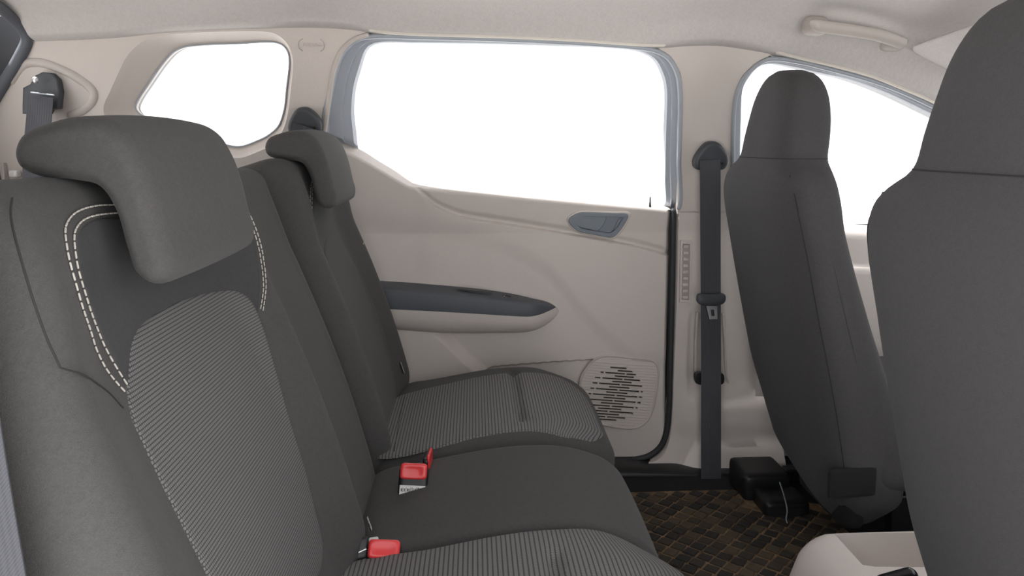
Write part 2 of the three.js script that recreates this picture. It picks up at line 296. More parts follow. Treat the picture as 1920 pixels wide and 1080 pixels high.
// tailgate
{
  const hole = [[0.2, 0.66], [0.24, 0.95], [0.34, 1.03], [0.675, 1.06], [1.01, 1.03], [1.11, 0.95], [1.15, 0.66], [0.675, 0.63]];
  const g = plate([[-0.1, -0.05, 0], [1.45, -0.05, 0], [1.45, 1.16, 0], [-0.1, 1.16, 0]], 0.04, { holes: [{ pts: hole.map(([a, b]) => [a, b, 0]), smooth: 80 }] });
  g.rotateY(-Math.PI / 2); g.translate(-1.14, 0, 0);
  struct('wall_rear', g, M.beige, 'inner face of the tailgate with its window');
  const pane = new THREE.ShapeGeometry(shapeOf(hole.map(([a, b]) => [a, b, 0]), 80)); pane.rotateY(-Math.PI / 2); pane.translate(-1.12, 0, 0);
  struct('window_1', pane, M.glass, 'rear window pane in the tailgate');
  const seal = tube([[-0.96, 1.126, 0.675], [-0.96, 1.121, 0.45], [-0.96, 1.112, 0.3], [-0.962, 1.1, 0.22], [-0.966, 1.085, 0.16], [-0.97, 1.07, 0.115]].concat([[-0.9724, 1.0468, 0.0934], [-0.9956, 1.0076, 0.0855], [-1.0513, 0.9379, 0.0716], [-1.1144, 0.8535, 0.0547], [-1.1723, 0.7445, 0.0329]]), 0.0125, { n: 120, sides: 10 });
  struct('trim_1', seal, std({ color: hex('#5b5f66'), roughness: 0.6 }), 'dark rubber seal round the tailgate opening');
}
// bulkhead, windscreen and dashboard at the front
{
  struct('wall_front', new THREE.BoxGeometry(0.04, 0.68, 1.5).translate(2.02, 0.28, 0.675), M.body, 'bulkhead ahead of the dashboard');
  const pane = gridGeo([[[1.12, 1.1, 0.1], [1.12, 1.1, 1.25]], [[1.86, 0.64, 0.02], [1.86, 0.64, 1.33]]]); pane.computeVertexNormals();
  struct('window_2', pane, M.glass, 'windscreen pane');
  for (const s of [0, 1]) {
    const f = (p) => [p[0], p[1], s ? 1.35 - p[2] : p[2]];
    struct(`trim_${2 + s}`, tube([[1.12, 0.955, 0.03], [1.3, 0.885, 0.035], [1.6, 0.75, 0.02], [1.9, 0.62, 0.0]].map(f), 0.035, { n: 40, sides: 12 }), M.beige, s ? 'beige right windscreen pillar' : 'beige left windscreen pillar');
  }
  const d = thing('dashboard', 'dark plastic dashboard ahead of the front seats', 'dashboard');
  mesh('dashboard_body', pad([0.5, 0.32, 1.3], [0.1, 0.1, 0.04], [16, 16, 16], (x, y, z) => [x + 1.62 - 0.25 * y, y + 0.46, z + 0.675]), M.darkPlastic, d);
  mesh('lower_dashboard', pad([0.3, 0.32, 1.26], 0.04, [8, 8, 8], (x, y, z) => [x + 1.72, y + 0.16, z + 0.675]), M.darkPlastic, d);
  settle(d);
}
// ================================================================ TRIM OF THE LEFT SIDE
// panel over the quarter window
{
  const out = [[-0.9794, 1.0407, 0.0881], [-0.9072, 1.0456, 0.0891], [-0.7796, 1.0532, 0.0906], [-0.6712, 1.0674, 0.0935], [-0.5215, 1.0775, 0.0955], [-0.3478, 1.0857, 0.0971], [-0.2706, 1.0852, 0.097], [-0.2476, 1.0752, 0.095], [-0.2355, 1.0584, 0.0917], [-0.2678, 1.0502, 0.09], [-0.2951, 1.0283, 0.0857], [-0.3153, 0.9901, 0.078], [-0.328, 0.942, 0.0684], [-0.3408, 0.8762, 0.0552], [-0.349, 0.8274, 0.0455]].concat([[-0.33, 0.6, 0], [-1.09, 0.6, 0], [-1.09, 0.9, 0]]).concat([[-1.0533, 0.9405, 0.0681], [-0.9978, 1.0092, 0.0818], [-0.9826, 1.0295, 0.0859]]);
  const hole = byAngle(QUARTER_TRIM, centre(QUARTER), 160);
  const g = plate(out, 0.03, { holes: [hole], z: 0, shear: true });
  const inner = byAngle(QUARTER, centre(QUARTER), 160), rings = [];
  for (const [t, w] of [[0, 0], [0.06, 0.18], [0.2, 0.42], [0.5, 0.72], [0.85, 0.96], [1, 1]]) rings.push(hole.map((p, i) => { const q = inner[i], x = lerp(p[0], q[0], t), y = lerp(p[1], q[1], t); return [x, y, 0.2 * (y - 0.6) - 0.045 * w]; }));
  rings.push(inner.map((q) => [q[0], q[1], q[2] - 0.012]));
  const reveal = smoothNormals(gridGeo(rings, null, true), 0.3);
  const low = plate([[-1.09, -0.02, 0], [0.15, -0.02, 0], [0.15, 0.3, 0], [-0.33, 0.602, 0], [-1.09, 0.602, 0]], 0.02, { z: -0.02 });
  const t = struct('trim_4', [g, reveal, low], M.beige, 'pale beige plastic panel round the quarter window');
  mesh('window_gasket', tube(inner.map((q) => [q[0], q[1], q[2] + 0.002]), 0.002, { closed: true, n: 200, sides: 6 }), M.frame, t);
  const a = struct('window_3', new THREE.ShapeGeometry(shapeOf(inner.map((q) => [q[0], q[1], 0]))), M.glass, 'quarter window pane');
  { const p = a.geometry.attributes.position; for (let i = 0; i < p.count; i++) p.setZ(i, 0.2 * (p.getY(i) - 0.6) - 0.053); }
  // raised edge along the doorway and the raised rim of the belt pocket
  mesh('doorway_edge', tube([[-0.2374, 1.0591, 0.0948], [-0.2674, 1.0486, 0.0927], [-0.2935, 1.0268, 0.0884], [-0.3136, 0.9887, 0.0807], [-0.3263, 0.9407, 0.0711], [-0.339, 0.8761, 0.0582], [-0.3496, 0.8274, 0.0485]], 0.006, { n: 60 }), M.beige, t);
  mesh('pocket_rim', tube([[-1.0269, 0.9593, 0.0679], [-0.9942, 0.9926, 0.0745], [-0.959, 0.9974, 0.0755], [-0.9209, 0.9862, 0.0732], [-0.8789, 0.9623, 0.0685], [-0.853, 0.9357, 0.0631], [-0.8558, 0.9181, 0.0596], [-0.878, 0.8968, 0.0554], [-0.9097, 0.8825, 0.0525]], 0.011, { n: 60, sides: 10 }), M.beige, t);
  // moulded airbag mark
  const am = [[-0.3617, 1.0381, 0.0876]][0], word = text('AIRBAG', 0.008, 0.0012);
  word.rotateX(-Math.atan(0.2) * -1); word.translate(am[0], am[1], am[2] + 0.0004);
  mesh('airbag_lettering', word, M.beige, t).userData.label = 'raised AIRBAG lettering';
  for (const s of [[[-0.3806, 1.0504, 0.0911], [-0.3879, 1.0458, 0.0902], [-0.3909, 1.0378, 0.0886], [-0.3892, 1.0299, 0.087], [-0.3825, 1.0253, 0.0861]], [[-0.3407, 1.0495, 0.0909], [-0.3352, 1.0439, 0.0898], [-0.3334, 1.0359, 0.0882], [-0.3362, 1.0291, 0.0868], [-0.3425, 1.0244, 0.0859]]]) mesh('lettering_bracket', tube(s, 0.0009, { n: 16, sides: 5 }), M.beige, t);
}
// centre pillar
{
  const t = struct('trim_5', plate([[0.4212, 1.0388, 0.0878], [0.4362, 1.0529, 0.0906], [0.4866, 1.0567, 0.0913], [0.5651, 1.0538, 0.0908], [0.6286, 1.0437, 0.0887], [0.6736, 1.0346, 0.0869], [0.6912, 1.024, 0.0848], [0.6796, 1.0157, 0.0831], [0.6535, 1.0012, 0.0802], [0.6287, 0.9747, 0.0749], [0.6157, 0.942, 0.0684], [0.6128, 0.8965, 0.0593], [0.6247, 0.7596, 0.0319], [0.6341, 0.6442, 0.0088], [0.499, 0.6449, 0.009], [0.489, 0.8314, 0.0463], [0.4866, 0.9232, 0.0646], [0.4767, 0.9812, 0.0762], [0.4514, 1.0167, 0.0833], [0.4254, 1.0318, 0.0864]], 0.03, { bevel: 0.005, shear: true }), M.beige, 'pale beige trim of the pillar between the two side doors');
  const L = [[0.5003, 0.644, 0], [0.5021, 0.513, 0], [0.5013, 0.3772, 0], [0.4991, 0.2393, 0], [0.4983, 0.1555, 0], [0.4945, 0.0851, 0], [0.4802, 0.0429, 0], [0.4558, 0.0192, 0], [0.4243, 0.0058, 0]], R = table([[-0.08, 0.8], [0.65, 0.672]]);
  const xl = table(L.map(([x, y]) => [y, x]).sort((a, b) => a[0] - b[0])), rows = [], nv = 90, nu = 40;
  const bot = table([[0.4, 0.01], [0.45, 0.0], [0.56, -0.035], [0.65, -0.042], [0.85, -0.045]]);
  const swell = (x, y) => lean(y) + 0.03 * sstep(0.24, 0.1, y) * sstep(0.5, 0.56, x) + 0.03 * sstep(0.09, -0.02, y) - 0.012 * (sstep(0.535, 0.55, x) - sstep(0.615, 0.63, x)) * (sstep(0.16, 0.2, y) - sstep(0.36, 0.42, y));
  for (let j = 0; j <= nv; j++) {
    const y = lerp(0.652, -0.005, j / nv), r = [];
    const x0 = xl(y) , x1 = R(y);
    r.push([x0, y, -0.05]); r.push([x0, y, lean(y) - 0.006]);
    for (let i = 0; i <= nu; i++) { const x = lerp(x0 + 0.004, x1, i / nu); r.push([x, y + (j === nv ? bot(x) + 0.005 : j > nv - 8 ? (bot(x) + 0.005) * (j - nv + 8) / 8 : 0), swell(x, y)]); }
    r.push([x1, y, -0.05]); rows.push(r);
  }
  rows.push(rows[nv].map((p) => [p[0], p[1], -0.05]));
  mesh('lower_cover', boxUV(smoothNormals(gridGeo(rows.reverse()), 0.7)), M.beige, t);
  // slot the belt runs into
  mesh('belt_slot', plate([[0.5459, 0.2496, 0.034], [0.5539, 0.2522, 0.034], [0.6121, 0.2498, 0.034], [0.619, 0.2442, 0.034], [0.6183, 0.2237, 0.034], [0.6103, 0.2197, 0.034], [0.5534, 0.2221, 0.034], [0.5465, 0.2277, 0.034]], 0.012, { z: 0.038, bevel: 0.002, smooth: 40 }), M.blackPlastic, t);
  for (const s of [[[0.5568, 0.3939, 0.004], [0.555, 0.3088, 0.004], [0.5569, 0.2368, 0.004]], [[0.6236, 0.3903, 0.004], [0.6303, 0.3077, 0.004], [0.6367, 0.2355, 0.004], [0.6428, 0.2158, 0.004]]]) mesh('channel_edge', tube(s, 0.0035, { n: 20, sides: 6 }), M.beige, t);
  // ladder-like vent
  const v = [[0.5099, 0.5801, 0], [0.5395, 0.5785, 0], [0.541, 0.4204, 0], [0.511, 0.4235, 0]], vi = [[0.5141, 0.5733, 0], [0.5356, 0.5718, 0], [0.5367, 0.4273, 0], [0.515, 0.4289, 0]];
  mesh('vent_frame', plate(v, 0.006, { holes: [vi], z: 0.005, bevel: 0.0015 }), M.beige, t);
  mesh('vent_back', plate(vi, 0.002, { z: 0.0008 }), std({ color: hex('#aca39c'), roughness: 0.7 }), t);  // darker than the trim: shade in the notches put into its colour
  for (let i = 0; i < 9; i++) {
    const a = [[0.5237, 0.5639, 0], [0.525, 0.4356, 0]], c = [lerp(a[0][0], a[1][0], i / 8), lerp(a[0][1], a[1][1], i / 8)];
    mesh('vent_rib', new RoundedBoxGeometry(0.014, 0.008, 0.006, 2, 0.0015).translate(c[0], c[1], 0.002), M.beige, t);
  }
  mesh('sill_clip', new RoundedBoxGeometry(0.07, 0.004, 0.01, 2, 0.0015).translate(0.6, -0.02, 0.065), M.beige, t);
}
// black sealing strip between the rear door and the pillar
struct('trim_6', [tube([[0.491, 0.652, -0.001], [0.4917, 0.5934, -0.001], [0.4922, 0.4859, -0.001], [0.4927, 0.3497, -0.001], [0.4925, 0.2391, -0.001], [0.4924, 0.1552, -0.001], [0.489, 0.0947, -0.001], [0.4748, 0.0497, -0.001], [0.4477, 0.0247, -0.001], [0.4065, 0.0128, -0.001], [0.3376, 0.0102, -0.001]], 0.0078, { n: 120 }), tube([[-0.3277, 0.4395, -0.008], [-0.2519, 0.3311, -0.008], [-0.1903, 0.2458, -0.008], [-0.1592, 0.1999, -0.008], [-0.083, 0.1083, -0.008], [-0.0163, 0.0367, -0.008], [0.0649, 0.0121, -0.008]], 0.007, { n: 80 })], M.rubber, 'black rubber sealing strip round the rear doorway');
struct('trim_7', pad([1.5, 0.05, 0.13], 0.015, [30, 6, 6], (x, y, z) => [x + 0.45, y - 0.005 - 0.012 * sstep(0.0, 0.4, x + 0.2), z + 0.005]), M.blackPlastic, 'black plastic door sill');
// ================================================================ DOORS
function frameRings(frame, glass, sill, n = 220) {                // stepped window frame between two outlines
  const c = centre(glass), A = byAngle(frame, c, n), Bq = byAngle(glass, c, n), rings = [];
  for (const [t, w] of [[-0.08, -0.03], [0, 0], [0.1, -0.003], [0.16, -0.014], [0.55, -0.016], [0.6, -0.022], [0.92, -0.024], [1, -0.043]]) rings.push(A.map((p, i) => { const q = Bq[i], x = lerp(p[0], q[0], t), y = lerp(p[1], q[1], t); return [x, y, 0.2 * (y - 0.6) + (y < sill(x) + 0.004 ? Math.min(w, -0.04) : w)]; }));
  const low = Math.floor(n / 4), turned = A.slice(low).concat(A.slice(0, low)).filter((p) => p[1] > sill(p[0]) - 0.004);
  return { seal: turned, geo: smoothNormals(gridGeo(rings, null, true), 0.55), A, B: Bq };
}
function glassPane(B, name, parent) {
  const g = new THREE.ShapeGeometry(shapeOf(B.map((q) => [q[0], q[1], 0]))), p = g.attributes.position;
  for (let i = 0; i < p.count; i++) p.setZ(i, 0.2 * (p.getY(i) - 0.6) - 0.042);
  g.computeVertexNormals(); return mesh(name, g, M.glass, parent);
}
const poly = (pts) => (x, y) => {                            // signed distance to an outline, negative inside
  let d = 1e9, s = 1;
  for (let i = 0, j = pts.length - 1; i < pts.length; j = i++) {
    const [ax, ay] = pts[j], [bx, by] = pts[i], ex = bx - ax, ey = by - ay, wx = x - ax, wy = y - ay, t = clamp((wx * ex + wy * ey) / (ex * ex + ey * ey), 0, 1);
    d = Math.min(d, Math.hypot(wx - ex * t, wy - ey * t));
    if ((ay > y) !== (by > y) && x < (bx - ax) * (y - ay) / (by - ay) + ax) s = -s;
  }
  return s * d;
};
{
  const door = thing('rear_door', 'beige rear passenger door with dark armrest and slotted speaker grille', 'car door');
  const sillPts = [[-0.415, 0.8552, 0.006], [-0.3661, 0.8402, 0.003], [-0.3169, 0.8225, -0.0005], [-0.27, 0.8028, -0.0044], [-0.2292, 0.7764, -0.0097], [-0.1917, 0.753, -0.0144], [-0.1639, 0.7372, -0.0176], [-0.1448, 0.7273, -0.0195], [0.0088, 0.7103, -0.0229], [0.2046, 0.6909, -0.0268], [0.4055, 0.669, -0.0312], [0.4668, 0.6639, -0.0322], [0.538, 0.6581, -0.0334]], TO = table(sillPts.map((p) => [p[0], p[1]]));
  const fr = frameRings(REAR_FRAME, REAR_GLASS, TO);
  mesh('window_frame', fr.geo, M.frame, door);
  mesh('window_seal', tube(fr.seal.map((p) => [p[0], p[1], 0.2 * (p[1] - 0.6) + 0.001]), 0.0055, { n: 260, sides: 8 }), M.paleRubber, door);
  glassPane(fr.B, 'window_glass', door);
  // inner panel: a relief surface between its top and bottom edges
  const topPts = [[-0.3671, 0.8276, 0], [-0.321, 0.8073, 0], [-0.2747, 0.7869, 0], [-0.2144, 0.751, 0], [-0.1727, 0.7252, 0], [-0.1473, 0.7135, 0], [-0.0869, 0.7075, 0], [0.1047, 0.688, 0], [0.3481, 0.6659, 0], [0.4279, 0.659, 0], [0.4827, 0.6534, 0]], T = table(topPts.map((p) => [p[0], p[1]]));
  const bp = [[-0.3258, 0.4572, 0], [-0.2506, 0.3441, 0], [-0.1931, 0.2648, 0], [-0.1584, 0.2123, 0], [-0.0825, 0.1212, 0], [-0.0161, 0.0514, 0], [0.0241, 0.0281, 0], [0.146, 0.0223, 0], [0.3373, 0.0178, 0], [0.413, 0.0188, 0], [0.4446, 0.0295, 0], [0.4663, 0.046, 0], [0.4797, 0.0684, 0], [0.486, 0.0923, 0], [0.4881, 0.1205, 0]], Bo = table(bp.map((p) => [p[0], p[1]]));
  const xr = table([[0.4826, 0.6547, 0], [0.4839, 0.5401, 0], [0.4837, 0.432, 0], [0.4835, 0.3226, 0], [0.486, 0.1837, 0], [0.4881, 0.1205, 0], [0.4906, 0.0141, 0]].map(([x, y]) => [y, x]).sort((a, b) => a[0] - b[0]));
  const gv = [[-0.1535, 0.7251, 0], [-0.1282, 0.6992, 0], [-0.0964, 0.6706, 0], [-0.0642, 0.6535, 0], [-0.0255, 0.6402, 0], [0.0525, 0.6267, 0], [0.1442, 0.6117, 0], [0.3028, 0.5842, 0], [0.4097, 0.5621, 0], [0.4934, 0.5386, 0]], groove = table(gv.map((p) => [p[0], p[1]]));
  const c2 = [[-0.4226, 0.654, 0], [-0.3021, 0.6417, 0], [-0.1164, 0.6172, 0], [-0.0258, 0.6009, 0], [0.0524, 0.5767, 0], [0.118, 0.5457, 0], [0.1709, 0.512, 0], [0.2136, 0.4687, 0], [0.258, 0.4143, 0], [0.3192, 0.3455, 0], [0.4015, 0.2742, 0]], crease = table(c2.map((p) => [p[0], p[1]]));
  const pocket = poly([[-0.4314, 0.3667, 0], [-0.2085, 0.3623, 0], [-0.1261, 0.3598, 0], [-0.1039, 0.3528, 0], [-0.0804, 0.3308, 0], [-0.0306, 0.2784, 0], [0.0063, 0.2477, 0], [0.0917, 0.1496, 0], [0.1462, -0.0343, 0], [-0.4432, -0.0193, 0]]);
  const bay = poly([[0.0196, 0.242, 0], [0.025, 0.2556, 0], [0.041, 0.2636, 0], [0.1184, 0.2692, 0], [0.2123, 0.2745, 0], [0.3066, 0.2785, 0], [0.3879, 0.2744, 0], [0.5109, 0.2613, 0], [0.5204, -0.1305, 0], [0.0181, -0.1164, 0]]);
  const relief = (x, y) => {
    let z = lean(y);
    const g = y - groove(x);
    if (x > gv[0][0]) {
      const on = sstep(gv[0][0], gv[0][0] + 0.05, x);
      z += on * (0.004 * sstep(0.0, -0.003, g) - 0.007 * (sstep(-0.001, 0.002, g) - sstep(0.006, 0.02, g)));
    }
    z += 0.006 * sstep(-0.03, 0.03, y - crease(x)) - 0.006;
    z += -0.024 * sstep(0.0, 0.028, pocket(x, y)) * sstep(0.16, 0.05, x) * sstep(0.44, 0.34, y) + 0.024 * sstep(0.44, 0.34, y) * sstep(0.16, 0.05, x);
    z += -0.009 * sstep(0.001, -0.004, bay(x, y)) * sstep(0.5, 0.36, x);
    z -= 0.003 * Math.pow(sstep(0.006, 0, T(x) - y), 2);                       // rolled top edge
    const e = xr(y) - x; z -= 0.012 * Math.pow(sstep(0.012, 0, e), 2);
    return z;
  };
  const nx = 330, ny = 230, rows = [];
  const x0 = bp[0][0];
  for (let j = -3; j <= ny + 1; j++) {
    const r = [], w = clamp(j / ny, 0, 1);
    for (let i = 0; i <= nx; i++) {
      let x = lerp(x0, 0.4815, i / nx); const t = T(x), b = Math.min(Bo(x), t - 0.001), y = lerp(t, b, w);
      const sc = (xr(y) - x0) / (0.4815 - x0); const xs = x0 + (x - x0) * sc;
      r.push(j === -1 ? [xs, y + 0.003, lean(y) - 0.006] : j === -2 ? [xs, TO(xs), lean(TO(xs)) - 0.042] : j === -3 ? [xs, TO(xs) - 0.02, lean(TO(xs)) - 0.046] : [xs, y, j > ny ? -0.045 : relief(Math.min(xs, xr(y)), y)]);
    }
    r.unshift([r[0][0], r[0][1], -0.045]); r.push([r[r.length - 1][0], r[r.length - 1][1], -0.045]);
    rows.push(r);
  }
  mesh('door_panel', boxUV(smoothNormals(gridGeo(rows.reverse()), 0.6)), M.beige, door);
  // armrest: dark pad over a beige base, swept along the door
  {
    const top = table([[-0.325, 0.4902, 0], [-0.2413, 0.4841, 0], [-0.1181, 0.4749, 0], [0.0127, 0.4615, 0], [0.0917, 0.4486, 0], [0.1447, 0.4359, 0], [0.1779, 0.4274, 0], [0.198, 0.4164, 0], [0.2087, 0.4041, 0]].map((p) => [p[0], p[1]]));
    const brk = table([[-0.3157, 0.4834, 0.052], [-0.2345, 0.4774, 0.052], [-0.159, 0.4688, 0.052], [-0.0515, 0.4586, 0.052], [0.0633, 0.4443, 0.052], [0.1404, 0.4349, 0.052], [0.1792, 0.4246, 0.052], [0.1999, 0.4151, 0.052]].map((p) => [p[0], p[1]]));
    const mid = table([[-0.3164, 0.4339, 0.055], [-0.1973, 0.426, 0.055], [-0.0517, 0.4164, 0.055], [0.0632, 0.4078, 0.055], [0.1274, 0.4037, 0.055], [0.1596, 0.4059, 0.055], [0.1854, 0.4108, 0.055], [0.2009, 0.4145, 0.055]].map((p) => [p[0], p[1]]));
    const low = table([[-0.328, 0.3693, 0], [-0.2045, 0.3636, 0], [-0.1196, 0.3544, 0], [-0.0539, 0.3514, 0], [0.0519, 0.3506, 0], [0.125, 0.3523, 0], [0.1583, 0.36, 0], [0.1822, 0.3732, 0], [0.2008, 0.3893, 0], [0.2087, 0.4027, 0]].map((p) => [p[0], p[1]]));
    const xe = [[0.2087, 0.4027, 0]][0][0], xs = [[-0.3259, 0.4545, 0]][0][0], n = 90, dark = [], pale = [];
    for (let i = 0; i <= n; i++) {
      const u = 1 - Math.pow(1 - i / n, 2.2), x = lerp(xs, xe, u), k = Math.pow(sstep(0, 0.085, xe - x), 0.6), d = 0.056 * k, s = x * (1.0 - 0.03);
      const yt = top(x), yb = lerp(yt, brk(x), k), ym = Math.min(mid(x), yb - 0.0005), yl = low(x);
      dark.push([[x, yt, -0.01], [x, yt, 0.002], [x, lerp(yt, yb, 0.5) + 0.002 * k, d * 0.55], [x, yb + 0.001 * k, d * 0.9], [x, yb - 0.004 * k, d * 0.985], [x, lerp(yb, ym, 0.6), d], [x, ym + 0.001 * k, d * 0.99], [x, ym, d * 0.96], [x, ym, -0.01]]);
      pale.push([[x, ym + 0.0005, -0.01], [x, ym + 0.0003, d * 0.95], [x, lerp(ym, yl, 0.3), d * 0.93], [x, lerp(ym, yl, 0.6), d * 0.8], [x, lerp(ym, yl, 0.82), d * 0.55], [x, lerp(ym, yl, 0.95), d * 0.22], [x, yl, -0.008]]);
    }
    const a = mesh('armrest_pad', boxUV(smoothNormals(gridGeo(dark), 0.5)), M.darkPlastic, door); a.userData.label = 'dark grey armrest pad';
    mesh('armrest_base', boxUV(smoothNormals(gridGeo(pale), 0.5)), M.beige, door);
    const sl = [[-0.0417, 0.4695, 0.03], [0.0189, 0.4623, 0.03], [0.0409, 0.4594, 0.03], [0.0396, 0.4522, 0.03], [0.0189, 0.4557, 0.03], [-0.0134, 0.4607, 0.03]];
    mesh('pull_slot', plate(sl, 0.01, { z: 0.034, bevel: 0.001 }).applyMatrix4(new THREE.Matrix4()), M.blackPlastic, a);
    const sw = [[0.0772, 0.4472, 0.03]][0];
    mesh('window_switch', new RoundedBoxGeometry(0.02, 0.004, 0.012, 2, 0.001).rotateX(0.3).rotateZ(-0.12).translate(sw[0], sw[1], 0.03), M.blackPlastic, a);
    mesh('switch_mark', new RoundedBoxGeometry(0.003, 0.0012, 0.004, 1, 0.0004).translate(sw[0] - 0.006, sw[1] + 0.0025, 0.03), M.white, a);
  }
  // inside handle
  {
    const out = [[0.2289, 0.6323, 0], [0.2321, 0.6389, 0], [0.24, 0.6445, 0], [0.2505, 0.6499, 0], [0.259, 0.6519, 0], [0.3019, 0.651, 0], [0.3417, 0.6495, 0], [0.3682, 0.6487, 0], [0.3749, 0.6447, 0], [0.375, 0.6387, 0], [0.3648, 0.617, 0], [0.3544, 0.6011, 0], [0.3452, 0.5919, 0], [0.3346, 0.5879, 0], [0.3133, 0.5914, 0], [0.2827, 0.5976, 0], [0.2562, 0.6031, 0], [0.2442, 0.6111, 0], [0.2336, 0.6217, 0]].map(([x, y]) => [x, y, 0]);
    const c = centre(out), shrink = (f, dx = 0) => out.map(([x, y]) => [lerp(c[0], x, f) + dx, lerp(c[1], y, f - (1 - f) * 0.6), 0]);
    const b = mesh('handle_bezel', plate(out, 0.016, { holes: [{ pts: shrink(0.85), smooth: 80 }], z: 0.0105, shear: true, bevel: 0.0025, smooth: 90 }), M.handlePlastic, door); b.userData.label = 'blue-grey inside door handle, lightened with window glare';
    mesh('handle_cup', plate(shrink(0.9), 0.003, { z: 0.0015, shear: true, smooth: 80 }), M.handlePlastic, b);
    const lever = [[0.2388, 0.6335, 0], [0.2466, 0.6427, 0], [0.2624, 0.6453, 0], [0.2888, 0.6438, 0], [0.3219, 0.641, 0], [0.313, 0.6159, 0], [0.3025, 0.6054, 0], [0.276, 0.6095, 0], [0.2521, 0.6163, 0], [0.2428, 0.6243, 0]].map(([x, y]) => [x, y, 0]);
    mesh('pull_lever', plate(lever, 0.006, { z: 0.0078, shear: true, bevel: 0.0025, smooth: 60 }), M.handlePlastic, b);
    mesh('cup_rib', plate([[0.3512, 0.6316, 0], [0.363, 0.6421, 0], [0.3684, 0.6394, 0], [0.3555, 0.6157, 0], [0.345, 0.6051, 0], [0.3423, 0.6078, 0]].map(([x, y]) => [x, y, 0]), 0.004, { z: 0.0045, shear: true, bevel: 0.0015 }), M.handlePlastic, b);
    mesh('handle_surround', plate(out.map(([x, y]) => [lerp(c[0], x, 1.08) + 0.002, lerp(c[1], y, 1.16), 0]), 0.01, { holes: [{ pts: out.map(([x, y]) => [lerp(c[0], x, 0.97), lerp(c[1], y, 0.95), 0]), smooth: 90 }], z: 0.005, shear: true, bevel: 0.004, smooth: 90 }), M.beige, door);
  }
  // speaker grille: a plate with real slots before a dark cavity
  {
    const out = [[0.2666, 0.2322, 0], [0.2798, 0.2569, 0], [0.2972, 0.2759, 0], [0.32, 0.2865, 0], [0.3858, 0.282, 0], [0.4382, 0.275, 0], [0.4541, 0.2678, 0], [0.4619, 0.2524, 0], [0.4623, 0.2316, 0], [0.4541, 0.1662, 0], [0.4465, 0.1354, 0], [0.4346, 0.1146, 0], [0.4143, 0.1009, 0], [0.3882, 0.0973, 0], [0.3374, 0.1054, 0], [0.295, 0.1175, 0], [0.2702, 0.146, 0], [0.2616, 0.188, 0]].map(([x, y]) => [x, y, 0]);
    const rowsOf = [[[455, 620]], [[530, 680]], [[355, 387], [405, 605], [620, 717]], [[500, 695]], [[300, 355], [375, 580], [595, 760]], [[475, 675]], [[275, 325], [343, 553], [570, 780]], [[443, 652]], [[255, 292], [310, 530], [548, 750], [768, 788]], [[415, 633]], [[238, 262], [280, 503], [522, 733], [750, 783]], [[388, 610]], [[250, 480], [497, 715], [735, 767]], [[360, 590]], [[235, 455], [472, 697], [715, 738]], [[330, 570]], [[260, 432], [448, 690]], [[300, 548]], [[290, 405], [425, 610]], [[340, 520]]];
    const [o, ex, ey] = [[0.2255, 0.299, 0], [0.4762, 0.2951, 0], [0.2275, 0.0413, 0]].map(V), sx = (ex.x - o.x) / 1000, sy = (ey.y - o.y) / 1000, sxy = (ex.y - o.y) / 1000, syx = (ey.x - o.x) / 1000;
    const at = (px, py) => [o.x + px * sx + py * syx, o.y + py * sy + px * sxy, 0];
    const holes = [];
    rowsOf.forEach((r, i) => { for (const [a, b] of r) { const f = (px) => 160 + 28 * i + (px - 520) * 0.072, h = 7.6; holes.push([at(a, f(a) - h), at(a, f(a) + h), at(b, f(b) + h), at(b, f(b) - h)]); } });
    const g = mesh('speaker_grille', plate(out, 0.004, { holes, z: 0.0, smooth: 120 }), M.beige, door);
    mesh('speaker_cavity', plate(out.map((p) => p), 0.002, { z: -0.006, smooth: 120 }), M.blackPlastic, g);
    const inside = poly(loop3(out, 120)), rib = [];
    for (let i = -2; i < 24; i++) {
      const f = (px) => 160 + 14 + 28 * i + (px - 520) * 0.072; let s = null;
      for (let px = 140; px <= 960; px += 6) {
        const q = at(px, f(px)), ok = inside(q[0], q[1]) < -0.004;
        if (ok && s === null) s = px;
        if ((!ok || px > 953) && s !== null) { const a = at(s, f(s)), b = at(px, f(px)); rib.push(tube([[a[0], a[1], 0.0], [b[0], b[1], 0.0]], 0.0011, { n: 1, sides: 5, smooth: false })); s = null; }
      }
    }
    mesh('grille_ribs', rib, M.beige, g);
    mesh('grille_edge', tube(loop3(out, 100).map((p) => [p[0], p[1], 0.0]), 0.0028, { closed: true, n: 160, sides: 6 }), M.beige, g);
  }
  const lp = [[0.4333, 0.6576, -0.0005], [0.4326, 0.6871, 0.0054]];
  mesh('lock_pin', new THREE.CylinderGeometry(0.0015, 0.0042, lp[1][1] - lp[0][1] + 0.01, 12).translate((lp[0][0] + lp[1][0]) / 2, (lp[0][1] + lp[1][1]) / 2 - 0.004, lp[0][2]), M.blackPlastic, door);
  settle(door);
}
